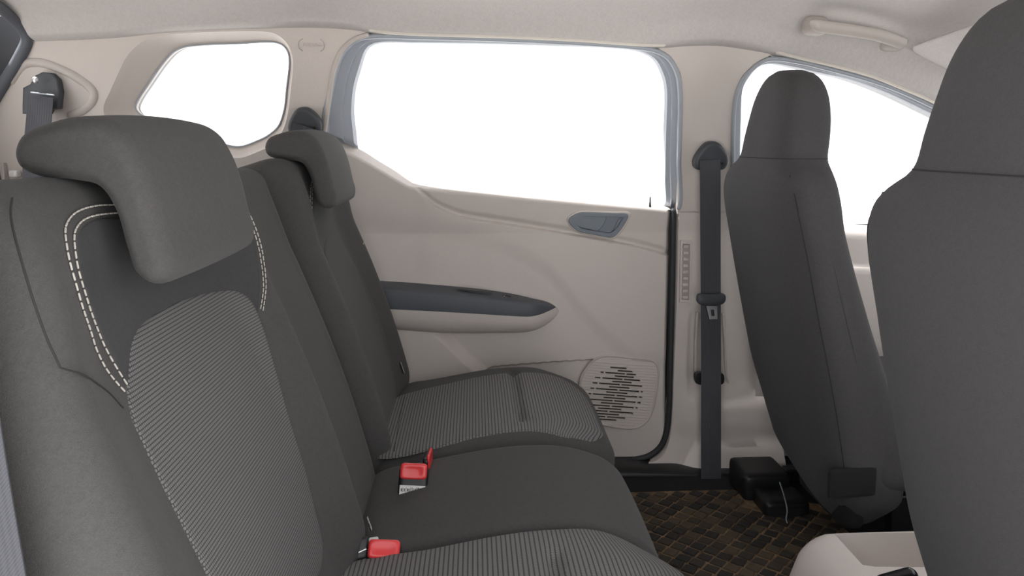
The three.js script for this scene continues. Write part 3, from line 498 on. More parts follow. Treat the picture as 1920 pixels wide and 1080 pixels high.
{
  const door = thing('front_door', 'beige front passenger door with curved window, behind the front seats', 'car door');
  const TO = table([[0.622, 0.6384, -0.0373], [0.6776, 0.6339, -0.0382], [0.9522, 0.6134, -0.0423], [1.1742, 0.6, -0.045], [1.4812, 0.5807, -0.0489]].map((p) => [p[0], p[1]]));
  const fr = frameRings(FRONT_FRAME, FRONT_GLASS, TO);
  mesh('window_frame', fr.geo, M.frame, door);
  mesh('window_seal', tube(fr.seal.map((p) => [p[0], p[1], 0.2 * (p[1] - 0.6) + 0.001]), 0.0055, { n: 260, sides: 8 }), M.paleRubber, door);
  glassPane(fr.B, 'window_glass', door);
  const T = table([[0.6, 0.635], [0.93, 0.598], [1.35, 0.575], [1.6, 0.57]]), rows = [];
  for (let j = -2; j <= 60; j++) {
    const r = []; for (let i = 0; i <= 60; i++) { const x = lerp(0.71, 1.5, i / 60), t = T(x), y = lerp(t, 0.02, clamp(j / 60, 0, 1)), g = y - (0.507 - 0.05 * (x - 0.99)); r.push(j === -2 ? [x, TO(x), lean(TO(x)) - 0.042] : j === -1 ? [x, y + 0.002, lean(y) - 0.006] : [x, y, lean(y) + 0.012 * sstep(0.0, -0.006, g) - 0.003 * sstep(0.006, 0, t - y)]); }
    rows.push(r);
  }
  mesh('door_panel', boxUV(smoothNormals(gridGeo(rows.reverse()), 0.6)), M.beige, door);
  settle(door);
}
// ================================================================ SEAT BELTS
const GUIDE = [[-0.042, -0.012], [-0.039, 0.002], [-0.021, 0.03], [-0.01, 0.037], [0.011, 0.037], [0.024, 0.028], [0.04, 0.005], [0.042, -0.014], [0.035, -0.026], [0.022, -0.03], [-0.026, -0.03], [-0.037, -0.026]];
function guide(parent, c, scale = 1, tilt = 0) {
  const m = (g) => { g.rotateZ(tilt); g.rotateX(Math.atan(0.2) * 1); g.translate(...c); return g; };
  const o = mesh('belt_guide', m(plate(GUIDE.map(([x, y]) => [x * scale, y * scale, 0]), 0.026, { z: 0.026, bevel: 0.008, smooth: 70, segs: 5 })), M.guide, parent);
  mesh('guide_slot', m(new RoundedBoxGeometry(0.058 * scale, 0.005, 0.004, 2, 0.0015).translate(0, -0.012 * scale, 0.026)), M.blackPlastic, o);
  return o;
}

{
  const b = thing('seat_belt', 'dark seat belt hanging down the pillar between the doors, with steel tongue', 'seat belt', 'seat belts');
  const c = [[0.5635, 0.7883, 0.0477]][0]; guide(b, [c[0], c[1], c[2] - 0.008]);
  const path = [[0.557, 0.7798, 0.068]].concat([[0.5587, 0.742, 0.068]], [[0.5682, 0.5871, 0.055]], [[0.5755, 0.4414, 0.048]], [[0.581, 0.2542, 0.05]], [[0.5764, 0.1279, 0.075]], [[0.5771, -0.0108, 0.085]]);
  mesh('webbing', ribbon(path, [1, 0, 0], 0.05, 0.0016, 60), M.web, b);
  const s = [[0.5735, 0.4406, 0.056]][0], tg = [[0.5757, 0.4101, 0.056]][0];
  mesh('tongue_grip', pad([0.072, 0.028, 0.016], [0.012, 0.012, 0.006], [16, 8, 6], (x, y, z) => [x + s[0], y + s[1] + 3 * x * x, z + s[2]]), M.guide, b);
  const k = [[-0.013, 0.016, 0], [0.014, 0.016, 0], [0.012, -0.016, 0], [-0.007, -0.016, 0]], kh = [[-0.004, 0.008, 0], [0.007, 0.008, 0], [0.007, -0.009, 0], [-0.003, -0.009, 0]];
  mesh('steel_tongue', plate(k, 0.003, { holes: [kh], bevel: 0.0006 }).rotateX(-0.3).translate(tg[0], tg[1], tg[2] + 0.006), M.steel, b).userData.label = 'polished steel tongue';
  settle(b);
}
{
  const b = thing('seat_belt', 'dark seat belt guide on the pillar beside the quarter window', 'seat belt', 'seat belts');
  const c = [[-0.3844, 0.8687, 0.0617]][0]; guide(b, [c[0], c[1], c[2]], 0.92, 0.05);
  mesh('webbing', ribbon([[c[0], c[1] - 0.01, c[2] + 0.03], [c[0] - 0.03, c[1] - 0.12, c[2] + 0.03], [c[0] - 0.06, c[1] - 0.25, c[2] + 0.02], [c[0] - 0.09, 0.15, 0.04]], [1, 0, 0], 0.046, 0.0016), M.web, b);
  settle(b);
}
{
  const b = thing('seat_belt', 'dark seat belt with bolted guide in the rearmost pillar by the tailgate', 'seat belt', 'seat belts');
  const o = [[-0.9962, 0.9005, 0.0721], [-0.9921, 0.941, 0.0802], [-0.9757, 0.949, 0.0818], [-0.9655, 0.9674, 0.0855], [-0.9481, 0.9754, 0.0871], [-0.928, 0.9732, 0.0866], [-0.9165, 0.9607, 0.0841], [-0.9132, 0.9332, 0.0786], [-0.9197, 0.896, 0.0712], [-0.9363, 0.8936, 0.0707], [-0.9414, 0.8842, 0.0688], [-0.997, 0.8841, 0.0688]].map(([x, y]) => [x, y, 0]);
  const cz = [[-0.9564, 0.9296, 0.0779]][0];
  const g = mesh('belt_guide', plate(o, 0.022, { z: cz[2] + 0.012, bevel: 0.004, smooth: 0 }), M.guide, b);
  mesh('anchor_bolt', new THREE.SphereGeometry(0.007, 16, 10).scale(1, 1, 0.6).translate(...[[-0.9507, 0.9559, 0.112]][0]), M.steel, g);
  mesh('guide_slot', new RoundedBoxGeometry(0.05, 0.003, 0.004, 1, 0.001).rotateZ(-0.12).translate(...[[-0.9375, 0.9263, 0.111]][0]), M.paleRubber, g);
  const p = [[-0.9418, 0.9216, 0.112], [-0.9467, 0.8813, 0.112], [-0.9547, 0.8293, 0.112], [-0.9647, 0.7476, 0.112], [-0.981, 0.6057, 0.112]];
  mesh('webbing', ribbon(p, [1, 0, 0], 0.054, 0.0016, 30), M.web, b);
  settle(b);
}
{
  const b = thing('seat_belt', 'dark seat belt webbing running down beside the near bench seat', 'seat belt', 'seat belts');
  const e = [[-0.2891, 0.6627, 1.31], [-0.2762, 0.5503, 1.31]], dx = (e[1][0] - e[0][0]) / (e[1][1] - e[0][1]), at = (y) => e[0][0] + (y - e[0][1]) * dx - 0.027;
  mesh('webbing', ribbon([[at(1.0) - 0.03, 1.0, 1.27], [at(0.8), 0.8, 1.3], [at(0.6), 0.6, 1.31], [at(0.4), 0.4, 1.315], [at(0.1), 0.1, 1.31]], [1, 0, 0.1], 0.05, 0.0016), M.web, b);
  const g = [at(1.0) - 0.03, 1.02, 1.27];
  mesh('belt_guide', pad([0.08, 0.06, 0.03], 0.012, [8, 8, 6], (x, y, z) => [x + g[0], y + g[1], z + g[2]]), M.guide, b);
  settle(b);
}
// ================================================================ REAR BENCH
const BK = 0.32, BL = Math.hypot(1, BK), UPV = [-BK / BL, 1 / BL], FWV = [1 / BL, BK / BL], B0 = [-0.158, 0.2], BH = 0.626, BT = 0.11;
// surface of a backrest: s = height along it, z across, d = depth in front of its front plane
function backSpace(zc, w, opt) {
  return (d, s, z) => {
    const zn = (z - zc) / (w / 2), front = sstep(-BT, 0, d), sn = s / BH;
    let dd = d + front * (opt.bolster * sstep(0.5, 0.92, Math.abs(zn)) * sstep(0.0, 0.15, sn) * sstep(1.05, 0.75, sn) - opt.hollow * sstep(0.75, 0.3, Math.abs(zn)) * sstep(0.55, 0.75, sn));
    dd += (0.012 * Math.sin(Math.PI * clamp(sn * 1.3, 0, 1)) + (opt.crown ?? 0) * sstep(0.72, 0.93, sn)) * front;
    const zz = zc + (z - zc) * (1 - opt.taper * sstep(0.55, 1.0, sn)) + 0.0;
    return [B0[0] + UPV[0] * s + FWV[0] * dd, B0[1] + UPV[1] * s + FWV[1] * dd, zz];
  };
}
function backrest(name, parent, zc, w, opt, height = BH) {
  const f = backSpace(zc, w, opt);
  const m = mesh(name, pad([BT, height, w], [0.04, 0.034, Math.min(0.042, w * 0.3)], [16, 60, 44], (x, y, z) => f(x - BT / 2, y + height / 2, z + zc)), M.fabric, parent);
  return { f, m };
}
const back2 = (pts) => pts.map(([x, y, z]) => [z, (y - B0[1]) * BL]);   // a point on the front plane -> across, height
function patch(name, parent, outline, surf, mat, lift = 0.002, n = 140, rings = 40, swap = false) {
  const o = loop3(outline.map(([a, b]) => [a, b, 0]), n), c = centre(outline.map(([a, b]) => [a, b, 0])), rows = [], uvs = [];
  for (let k = 0; k <= rings; k++) {
    const t = k / rings, e = k === rings ? -0.003 : lift * Math.sqrt(Math.max(0, 1 - Math.pow(t, 14)));
    rows.push(o.map((p) => surf(lerp(c[0], p[0], t), lerp(c[1], p[1], t), e)));
    uvs.push(o.map((p) => { const q = [lerp(c[0], p[0], t), lerp(c[1], p[1], t)]; return swap ? [q[1], q[0]] : q; }));
  }
  let g = gridGeo(rows, uvs, true); g = smoothNormals(g, 0.3);
  return mesh(name, g, mat, parent);
}
function stitches(name, parent, line, surf, len = 0.0056, gap = 0.0022, r = 0.0008) {
  const c = new THREE.CatmullRomCurve3(line.map(([a, b]) => new THREE.Vector3(a, b, 0)), false, 'centripetal'), L = c.getLength(), list = [];
  for (let s = 0; s + len < L; s += len + gap) {
    const a = c.getPointAt(s / L), b = c.getPointAt((s + len) / L), p = V(surf(a.x, a.y, 0.0012)), q = V(surf(b.x, b.y, 0.0012)), d = q.clone().sub(p);
    const g = new THREE.CapsuleGeometry(r, d.length() - r, 2, 6); g.applyQuaternion(new THREE.Quaternion().setFromUnitVectors(new THREE.Vector3(0, 1, 0), d.clone().normalize())); g.translate((p.x + q.x) / 2, (p.y + q.y) / 2, (p.z + q.z) / 2); list.push(g);
  }
  const m = mesh(name, list, M.stitch, parent); m.userData.kind = 'stuff'; m.userData.label = 'pale contrast stitching'; return m;
}
const surfSeam = (name, parent, line, surf, r = 0.0016, e = 0.0004) => mesh(name, tube(loop3(line.map(([a, b]) => [a, b, 0]), 60, false).map((p) => surf(p[0], p[1], e)), r, { n: 120, sides: 6 }), M.seam, parent);
// saddle-shaped head restraint: an L in side view
function headrest(parent, zc, w) {
  const L = [[-0.345, 0.8405], [-0.325, 0.845], [-0.3, 0.844], [-0.283, 0.833], [-0.271, 0.81], [-0.262, 0.78], [-0.255, 0.745], [-0.25, 0.722], [-0.254, 0.707], [-0.267, 0.702], [-0.281, 0.712], [-0.288, 0.735], [-0.295, 0.765], [-0.307, 0.784], [-0.33, 0.79], [-0.355, 0.793], [-0.367, 0.8], [-0.371, 0.815], [-0.364, 0.832]];
  const o = loop3(L.map(([x, y]) => [x, y, 0]), 110), c = [-0.3, 0.8], rows = [], n = 34;
  const nrm = o.map((p, i) => { const a = o[(i + o.length - 1) % o.length], b = o[(i + 1) % o.length], l = Math.hypot(b[0] - a[0], b[1] - a[1]); return [(b[1] - a[1]) / l, -(b[0] - a[0]) / l]; });
  for (let j = 0; j <= n; j++) {
    const edge = 0.024;
    const t = j / n, zz = t < 0.3 ? -(w / 2 - edge) - edge * Math.cos(t / 0.3 * Math.PI / 2) : t > 0.7 ? (w / 2 - edge) + edge * Math.cos((1 - t) / 0.3 * Math.PI / 2) : lerp(-(w / 2 - edge), w / 2 - edge, (t - 0.3) / 0.4);
    const inset = t < 0.3 ? edge * (1 - Math.sin(t / 0.3 * Math.PI / 2)) : t > 0.7 ? edge * (1 - Math.sin((1 - t) / 0.3 * Math.PI / 2)) : 0;
    const bow = 0.006 * (1 - Math.pow(2 * zz / w, 2));
    rows.push(o.map((p, i) => { const s = inset * 0.55, f = sstep(-0.3, -0.25, p[0]); return [p[0] + nrm[i][0] * s + bow * f, p[1] + nrm[i][1] * s - (1 - Math.cos(zz / w * 1.2)) * 0.03 * sstep(0.78, 0.84, p[1]), zc + zz]; }));
  }
  const ends = [rows[0], rows[n]].map((q, e) => {
    const t = THREE.ShapeUtils.triangulateShape(q.map((p) => new THREE.Vector2(p[0], p[1])), []), pos = [];
    for (const f of t) for (const i of e ? f : f.slice().reverse()) pos.push(...q[i]);
    const c = new THREE.BufferGeometry(); c.setAttribute('position', new THREE.Float32BufferAttribute(pos, 3)); return boxUV(c);
  });
  const side = gridGeo(rows.slice().reverse(), null, true).toNonIndexed();
  const m = mesh('headrest', boxUV(smoothNormals(merge([side, ...ends]), 0.3)), M.fabric, parent);
  for (const s of [-1, 1]) {
    const seam = [[-0.335, 0.8436], [-0.305, 0.8446], [-0.285, 0.836], [-0.273, 0.812], [-0.2625, 0.777], [-0.2555, 0.743], [-0.2515, 0.72]].map(([x, y]) => [x - 0.0035 + 0.001, y - 0.0045 - 0.008 * sstep(0.78, 0.84, y), zc + s * (w / 2 - 0.0115)]);
    mesh('headrest_seam', tube(seam, 0.0013, { n: 50, sides: 5 }), M.seam, m);
  }
  for (const s of [-0.055, 0.055]) mesh('headrest_post', new THREE.CylinderGeometry(0.005, 0.005, 0.05, 10).translate(-0.35, 0.785, zc + s), M.steel, m);
  return m;
}
// cushions. The top plane rises a little to the front.
const CX0 = -0.2, CL = 0.5, CTOP = 0.16;                     // rear end, length, thickness
function cushSpace(zc, w, opt) {
  return (x, d, z) => {                                      // x from the rear end, d above the top plane, z across
    const xn = x / CL, zn = (z - zc) / (w / 2), up = sstep(-CTOP, 0, d);
    let y = 0.268 + opt.rise + 0.036 * sstep(0, 0.62, xn) - 0.045 * Math.pow(sstep(0.62, 1.05, xn), 1.6) + d;
    const outer = opt.side * zn;
    y += up * (opt.bolster * sstep(0.45, 0.95, outer) * sstep(-0.05, 0.3, xn) - (opt.crease ? 0.012 * Math.exp(-Math.pow((x - 0.3) / 0.009, 2)) * sstep(0.75, 0.6, Math.abs(zn)) : 0));
    y += up * 0.008 * (1 - zn * zn) * sstep(0, 0.3, xn);
    return [CX0 + x * (opt.len ?? 1) - opt.round * sstep(0.6, 1, Math.abs(zn)) * sstep(0.6, 1, xn) - 0.05 * sstep(0, -0.16, d) * sstep(0.6, 1, xn), y, z];
  };
}
function cushion(name, parent, z0, z1, opt) {
  const zc = (z0 + z1) / 2, w = z1 - z0, f = cushSpace(zc, w, opt);
  const m = mesh(name, pad([CL, CTOP, w], [0.07, 0.06, Math.min(opt.edge ?? 0.04, w * 0.3)], [54, 14, 40], (x, y, z) => f(x + CL / 2, y - CTOP / 2, z + zc)), M.fabric, parent);
  return { f, m, s: (x, z, e) => f(x, e, z) };
}
function underframe(parent, z0, z1) {
  mesh('base_frame', new RoundedBoxGeometry(0.34, 0.02, z1 - z0 - 0.06, 2, 0.006).translate(0.0, 0.105, (z0 + z1) / 2), M.blackPlastic, parent);
  for (const z of [z0 + 0.06, z1 - 0.06]) for (const x of [-0.14, 0.14]) mesh('leg', new RoundedBoxGeometry(0.04, 0.1, 0.03, 2, 0.006).translate(x, 0.05, z), M.blackPlastic, parent);
}
function clothTag(parent, c, rot, size, str) {
  const t = mesh('cloth_label', new RoundedBoxGeometry(size * 4.6, size * 1.5, 0.0012, 1, 0.0004).applyMatrix4(rot.clone().setPosition(...c)), M.seam, parent);
  const w = text(str, size, 0.0006).translate(0, 0, 0.0005).applyMatrix4(rot.clone().setPosition(...c)); mesh('label_lettering', w, M.stitch, t);
  return t;
}
// near seat with the narrow centre place
{
  const s = thing('rear_seat', 'charcoal fabric bench seat with wide and narrow backrests and one saddle headrest', 'car seat', 'rear bench seats');
  const { f } = backrest('backrest', s, 1.03, 0.52, { bolster: 0.03, hollow: 0.0, taper: 0.05, crown: 0.024 });
  const S = (z, h, e) => f(e, h, z);
  patch('yoke_panel', s, [[1.1096, 0.5772], [1.1434, 0.5791], [1.1657, 0.5781], [1.1808, 0.5741], [1.1918, 0.5682], [1.1996, 0.5571], [1.2025, 0.541], [1.1899, 0.5192], [1.1682, 0.4865], [1.1592, 0.4614], [1.1583, 0.4347], [1.1226, 0.4082], [1.0137, 0.389], [0.882, 0.3829], [0.8486, 0.4205], [0.8357, 0.4378], [0.8227, 0.456], [0.8134, 0.4808], [0.8118, 0.5088], [0.8164, 0.5376], [0.8284, 0.566], [0.8908, 0.5902], [1.009, 0.5918]], S, M.yoke, 0.0012).userData.label = 'darker plain cloth between the stitching';
  patch('mesh_insert', s, ([[1.1615, 0.4382], [1.1443, 0.4567], [1.1283, 0.4714], [1.1112, 0.4799], [1.0812, 0.4844], [1.0172, 0.4846], [0.9161, 0.4747], [0.8685, 0.464], [0.853, 0.4503], [0.8496, 0.4283], [0.8538, 0.3928], [0.8627, 0.3452], [0.8734, 0.2846], [0.8801, 0.2226], [0.8887, 0.1694], [0.9007, 0.1261], [0.9352, 0.114], [1.0074, 0.1412], [1.1127, 0.203], [1.1615, 0.2456], [1.1688, 0.2809], [1.1722, 0.3154], [1.1749, 0.3573], [1.1752, 0.3928], [1.1735, 0.4186]]), S, M.beads, 0.0035).userData.label = 'pale grey woven mesh insert';
  const oL = [[1.1085, 0.5866], [1.1409, 0.5885], [1.1678, 0.5873], [1.1901, 0.5828], [1.2086, 0.5746], [1.2187, 0.5627], [1.2246, 0.5469], [1.2193, 0.5185], [1.1972, 0.4917], [1.1804, 0.4629], [1.1642, 0.4368]], iL = [[1.1121, 0.5793], [1.1421, 0.5807], [1.1646, 0.5798], [1.1813, 0.576], [1.1953, 0.5694], [1.2042, 0.5575], [1.2082, 0.5414], [1.1981, 0.5201], [1.1735, 0.4877], [1.1623, 0.4624], [1.1567, 0.4404]];
  const oR = [[0.8149, 0.5791], [0.8137, 0.5566], [0.8076, 0.5376], [0.8031, 0.5083], [0.8055, 0.4804], [0.817, 0.4541], [0.8317, 0.4364], [0.8469, 0.4198]], iR = [[0.8242, 0.5762], [0.8217, 0.5556], [0.8151, 0.5374], [0.8105, 0.5083], [0.8122, 0.4806], [0.8217, 0.4555], [0.8357, 0.4378], [0.8501, 0.4226]];
  for (const l of [oL, iL, oR, iR]) stitches('stitching', s, l, S);
  surfSeam('seam', s, [[1.2578, 0.602], [1.2694, 0.5918], [1.2812, 0.5736], [1.2879, 0.5518], [1.2894, 0.5324], [1.2866, 0.5085], [1.2788, 0.4851]], S, 0.0008);
  surfSeam('seam', s, [[1.2788, 0.4851], [1.2637, 0.4775], [1.2332, 0.4631], [1.1954, 0.4446], [1.1787, 0.4274]], S, 0.0007);
  const c = backrest('centre_backrest', s, 0.652, 0.236, { bolster: 0.004, hollow: 0, taper: 0.02 }, 0.62);
  surfSeam('seam', s, [[0.755, 0.05], [0.756, 0.3], [0.756, 0.52]], (z, h, e) => c.f(e, h, z));
  headrest(s, 1.034, 0.246);
  const n = cushion('cushion', s, 0.825, 1.28, { rise: 0.0, bolster: 0.01, side: 1, crease: true, round: 0.03, len: 0.985 });
  const cc = cushion('centre_cushion', s, 0.545, 0.828, { rise: -0.004, bolster: 0, side: 1, crease: false, round: 0.0, edge: 0.012, len: 0.945 });
  patch('striped_insert', s, [[0.03, 0.845], [0.15, 0.842], [0.3, 0.838], [0.43, 0.84], [0.468, 0.87], [0.475, 1.0], [0.47, 1.15], [0.44, 1.2], [0.3, 1.21], [0.1, 1.2], [0.03, 1.17], [0.025, 1.0]], n.s, M.lines, 0.003, 160, 50, true).userData.label = 'grey striped cloth insert';
  const rot = new THREE.Matrix4().makeRotationY(Math.PI / 2).multiply(new THREE.Matrix4().makeRotationX(-Math.atan(BK))).multiply(new THREE.Matrix4().makeRotationZ(-Math.PI / 2));
  underframe(s, 0.55, 1.26);
  clothTag(s, S(0.787, 0.085, 0.001), rot, 0.0045, 'ISOFIX');
  settle(s);
}
{
  const s = thing('rear_seat', 'charcoal fabric single bench seat beside the far rear door', 'car seat', 'rear bench seats');
  const { f } = backrest('backrest', s, 0.305, 0.44, { bolster: 0.03, hollow: 0, taper: 0.06, crown: 0.024 });
  const S = (z, h, e) => f(e, h, z);
  patch('mesh_insert', s, [[0.19, 0.08], [0.17, 0.2], [0.175, 0.34], [0.2, 0.42], [0.26, 0.452], [0.34, 0.452], [0.4, 0.42], [0.43, 0.34], [0.435, 0.2], [0.42, 0.08], [0.31, 0.05]], S, M.fabric, 0.003);
  for (const l of [[[-0.3334, 0.7467, 0.3099], [-0.3328, 0.7451, 0.3562], [-0.3276, 0.7289, 0.3884], [-0.3171, 0.696, 0.4123], [-0.3064, 0.6625, 0.4213], [-0.295, 0.6267, 0.434], [-0.2807, 0.5822, 0.4705]], [[-0.332, 0.7424, 0.3075], [-0.3313, 0.7404, 0.346], [-0.3267, 0.726, 0.376], [-0.3167, 0.6947, 0.3976], [-0.3058, 0.6607, 0.4068], [-0.2943, 0.6246, 0.4198], [-0.2799, 0.5796, 0.457]]]) stitches('stitching', s, back2(l), S, 0.006, 0.003, 0.0009);
  stitches('stitching', s, back2([[-0.2934, 0.6218, 0.0829], [-0.2864, 0.5999, 0.1054], [-0.2804, 0.5813, 0.129]]), S, 0.006, 0.003, 0.0009);
  headrest(s, 0.335, 0.25);
  const c = cushion('cushion', s, 0.085, 0.543, { rise: 0.0, bolster: -0.006, side: -1, crease: true, round: 0.05, len: 0.95 });
  patch('striped_insert', s, [[0.02, 0.515], [0.2, 0.512], [0.3, 0.51], [0.41, 0.512], [0.455, 0.49], [0.462, 0.4], [0.455, 0.26], [0.42, 0.2], [0.3, 0.19], [0.15, 0.2], [0.03, 0.22], [0.012, 0.36]], c.s, M.lines, 0.003, 160, 50, true).userData.label = 'grey striped cloth insert';
  const rot = new THREE.Matrix4().makeRotationY(Math.PI / 2).multiply(new THREE.Matrix4().makeRotationX(-Math.atan(BK))).multiply(new THREE.Matrix4().makeRotationZ(-Math.PI / 2));
  surfSeam('seam', s, [[0.05, 0.23], [0.052, 0.36], [0.058, 0.51]], c.s, 0.0012, 0.002);
  underframe(s, 0.1, 0.53);
  for (const p of [[-0.1971, 0.3209, 0.4278], [-0.1916, 0.3038, 0.1457]]) { const [z, h] = back2([p])[0]; clothTag(s, S(z, h, 0.002), rot, 0.006, 'ISOFIX'); }
  settle(s);
}
// buckles
function buckle(label, at, turn, tilt, edge) {
  const b = thing('belt_buckle', label, 'buckle', 'red seat belt buckles');
  mesh('buckle_body', pad([0.046, 0.05, 0.02], [0.006, 0.006, 0.005], [10, 10, 6], (x, y, z) => [x, y - 0.012, z]), M.blackPlastic, b);
  const r = mesh('release_button', pad([0.042, 0.024, 0.012], [0.006, 0.005, 0.004], [12, 8, 6], (x, y, z) => [x, y + 0.006 + 0.0, z + 0.0085 - 0.002 * (1 - Math.min(1, Math.pow(x / 0.016, 4))) * (1 - Math.min(1, Math.pow(y / 0.008, 4)))]), M.red, b); r.userData.label = 'red release button';
  const p = mesh('paper_label', new RoundedBoxGeometry(0.04, 0.014, 0.001, 1, 0.0003).translate(0, -0.022, 0.0105), M.white, b);
  const bars = []; for (let i = 0; i < 14; i++) bars.push(new THREE.BoxGeometry(0.0006 + 0.0012 * rnd(), 0.004 + 0.005 * rnd(), 0.0004).translate(-0.017 + i * 0.0024, -0.022, 0.0111));
  mesh('label_print', bars, M.blackPlastic, p);
  b.rotation.set(tilt, turn, edge, 'YXZ'); b.position.set(...at); return b;
}
buckle('red-buttoned belt buckle with printed white label against the far bench cushion', [[-0.098, 0.2976, 0.652]][0], 0.0, -0.35, -0.06);
buckle('belt buckle turned edge-on at the side of the far bench cushion', [[-0.0818, 0.2854, 0.58]][0], 1.5, 0, -0.05).scale.z = 0.5;
{
  const b = buckle('belt buckle lying flat by the near bench cushion beside a black clip', [[-0.1242, 0.2699, 0.83]][0], 0.15, -0.75, -0.14);
}
{
  const c = thing('belt_clip', 'small black belt clip with white tab on the centre cushion', 'clip');
  const at = [[-0.1576, 0.2741, 0.82]][0];
  mesh('clip_body', pad([0.026, 0.03, 0.014], 0.004, [6, 6, 6], (x, y, z) => [x, y, z]), M.blackPlastic, c);
  mesh('clip_bar', new RoundedBoxGeometry(0.02, 0.002, 0.002, 1, 0.0006).rotateZ(0.3).translate(0, -0.004, 0.0075), M.steel, c);
  mesh('white_tab', pad([0.014, 0.03, 0.006], 0.003, [6, 8, 4], (x, y, z) => [x + 0.018 + 0.1 * y, y - 0.002, z + 0.001]), M.white, c);
  c.position.set(at[0], at[1], at[2]); c.rotation.set(-0.6, 0.1, 0.1);
}
// ================================================================ FRONT SEATS
function frontSeat(label) {
  const s = thing('front_seat', label, 'car seat', 'front seats');
  // stations: height, rear face, half thickness, half width, boxiness
  const st = [[0.09, 0.7, 0.05, 0.175, 4], [0.14, 0.69, 0.078, 0.2, 4.5], [0.3, 0.66, 0.082, 0.209, 4.5], [0.5, 0.618, 0.067, 0.21, 4.4], [0.65, 0.588, 0.058, 0.209, 4.0], [0.71, 0.58, 0.058, 0.203, 3.9], [0.745, 0.58, 0.058, 0.188, 3.8], [0.768, 0.584, 0.058, 0.159, 3.8], [0.782, 0.589, 0.058, 0.132, 3.8], [0.795, 0.594, 0.057, 0.121, 3.8], [0.83, 0.599, 0.057, 0.115, 3.8], [0.87, 0.605, 0.056, 0.107, 3.6], [0.91, 0.612, 0.052, 0.095, 3.4], [0.94, 0.62, 0.045, 0.077, 3], [0.957, 0.628, 0.036, 0.055, 2.6], [0.965, 0.638, 0.024, 0.03, 2.2]];
  const col = [1, 2, 3, 4].map((k) => table(st.map((r) => [r[0], r[k]]))), rows = [];
  const ring = (y, grow = 0) => {
    const xr = col[0](y), hx = col[1](y), hz = col[2](y), e = col[3](y), r = [];
    for (let i = 0; i < 96; i++) {
      const a = i / 96 * 2 * Math.PI, c = Math.cos(a), d = Math.sin(a), q = Math.pow(Math.pow(Math.abs(c), e) + Math.pow(Math.abs(d), e), -1 / e);
      const bx = hx * c * q, bz = hz * d * q, side = Math.pow(Math.abs(bz / hz), 3);
      let x = xr + hx + bx + (c > 0 ? 0.006 * side * sstep(0.8, 0.7, y) : 0) + 0.012 * side * sstep(0.8, 0.6, y) * (c < 0 ? 1 : 0);
      const cut = sstep(0.36, 0.1, y);
      r.push([x + grow * c, y + cut * 0.1 * (0.5 - bz / hz / 2) * 0.9, bz * (1 + grow)]);
    }
    return r;
  };
  for (let j = 0; j <= 110; j++) rows.push(ring(lerp(0.09, 0.965, j / 110)).reverse());
  mesh('backrest', loftY(rows), M.frontFabric, s).userData.label = 'charcoal backrest with built-in headrest';
  const seamAt = (y) => ring(y, 0.0004).map((p) => p);
  mesh('head_seam', tube(seamAt(0.79).filter((_, i) => i % 2 === 0), 0.0008, { closed: true, n: 120, sides: 5 }), M.seam, s);
  for (const sg of [-1, 1]) {
    const k = sg > 0 ? 36 - 2 : 60 + 2, line = []; for (let y = 0.16; y < 0.77; y += 0.04) line.push(ring(y)[k]);
    mesh('back_seam', tube(line, 0.0011, { n: 60, sides: 5 }), M.seam, s);
  }
  mesh('cushion', pad([0.5, 0.15, 0.43], [0.06, 0.05, 0.05], [24, 12, 20], (x, y, z) => [x + 1.0, y + 0.225 + 0.06 * (x + 0.25), z]), M.frontFabric, s);
  mesh('rear_cover', pad([0.05, 0.1, 0.2], 0.02, [8, 10, 12], (x, y, z) => [x + 0.74, y + 0.13, z + 0.09]), M.carpet, s);
  mesh('cover_flap', pad([0.09, 0.055, 0.012], 0.005, [10, 8, 4], (x, y, z) => [x + 0.72, y + 0.19 + 0.05 * x, z + 0.206]), M.carpet, s);
  for (const z of [-0.17, 0.17]) {
    mesh('seat_rail', new RoundedBoxGeometry(0.5, 0.035, 0.03, 2, 0.005).translate(1.01, 0.025, z), M.blackPlastic, s);
    for (const x of [0.84, 1.15]) mesh('leg', new RoundedBoxGeometry(0.05, 0.12, 0.03, 2, 0.005).translate(x, 0.09, z), M.blackPlastic, s);
  }
  return s;
}
{
  const p = frontSeat('charcoal front passenger seat standing by the pillar belt and front window'); p.position.set(-0.02, 0, 0.295);
  const d = p.clone(); d.name = numbered('front_seat'); d.userData = { ...p.userData, label: 'charcoal front driver seat close by, its tall back beside the beige console' }; d.position.set(-0.102, 0, 1.055); scene.add(d);
}
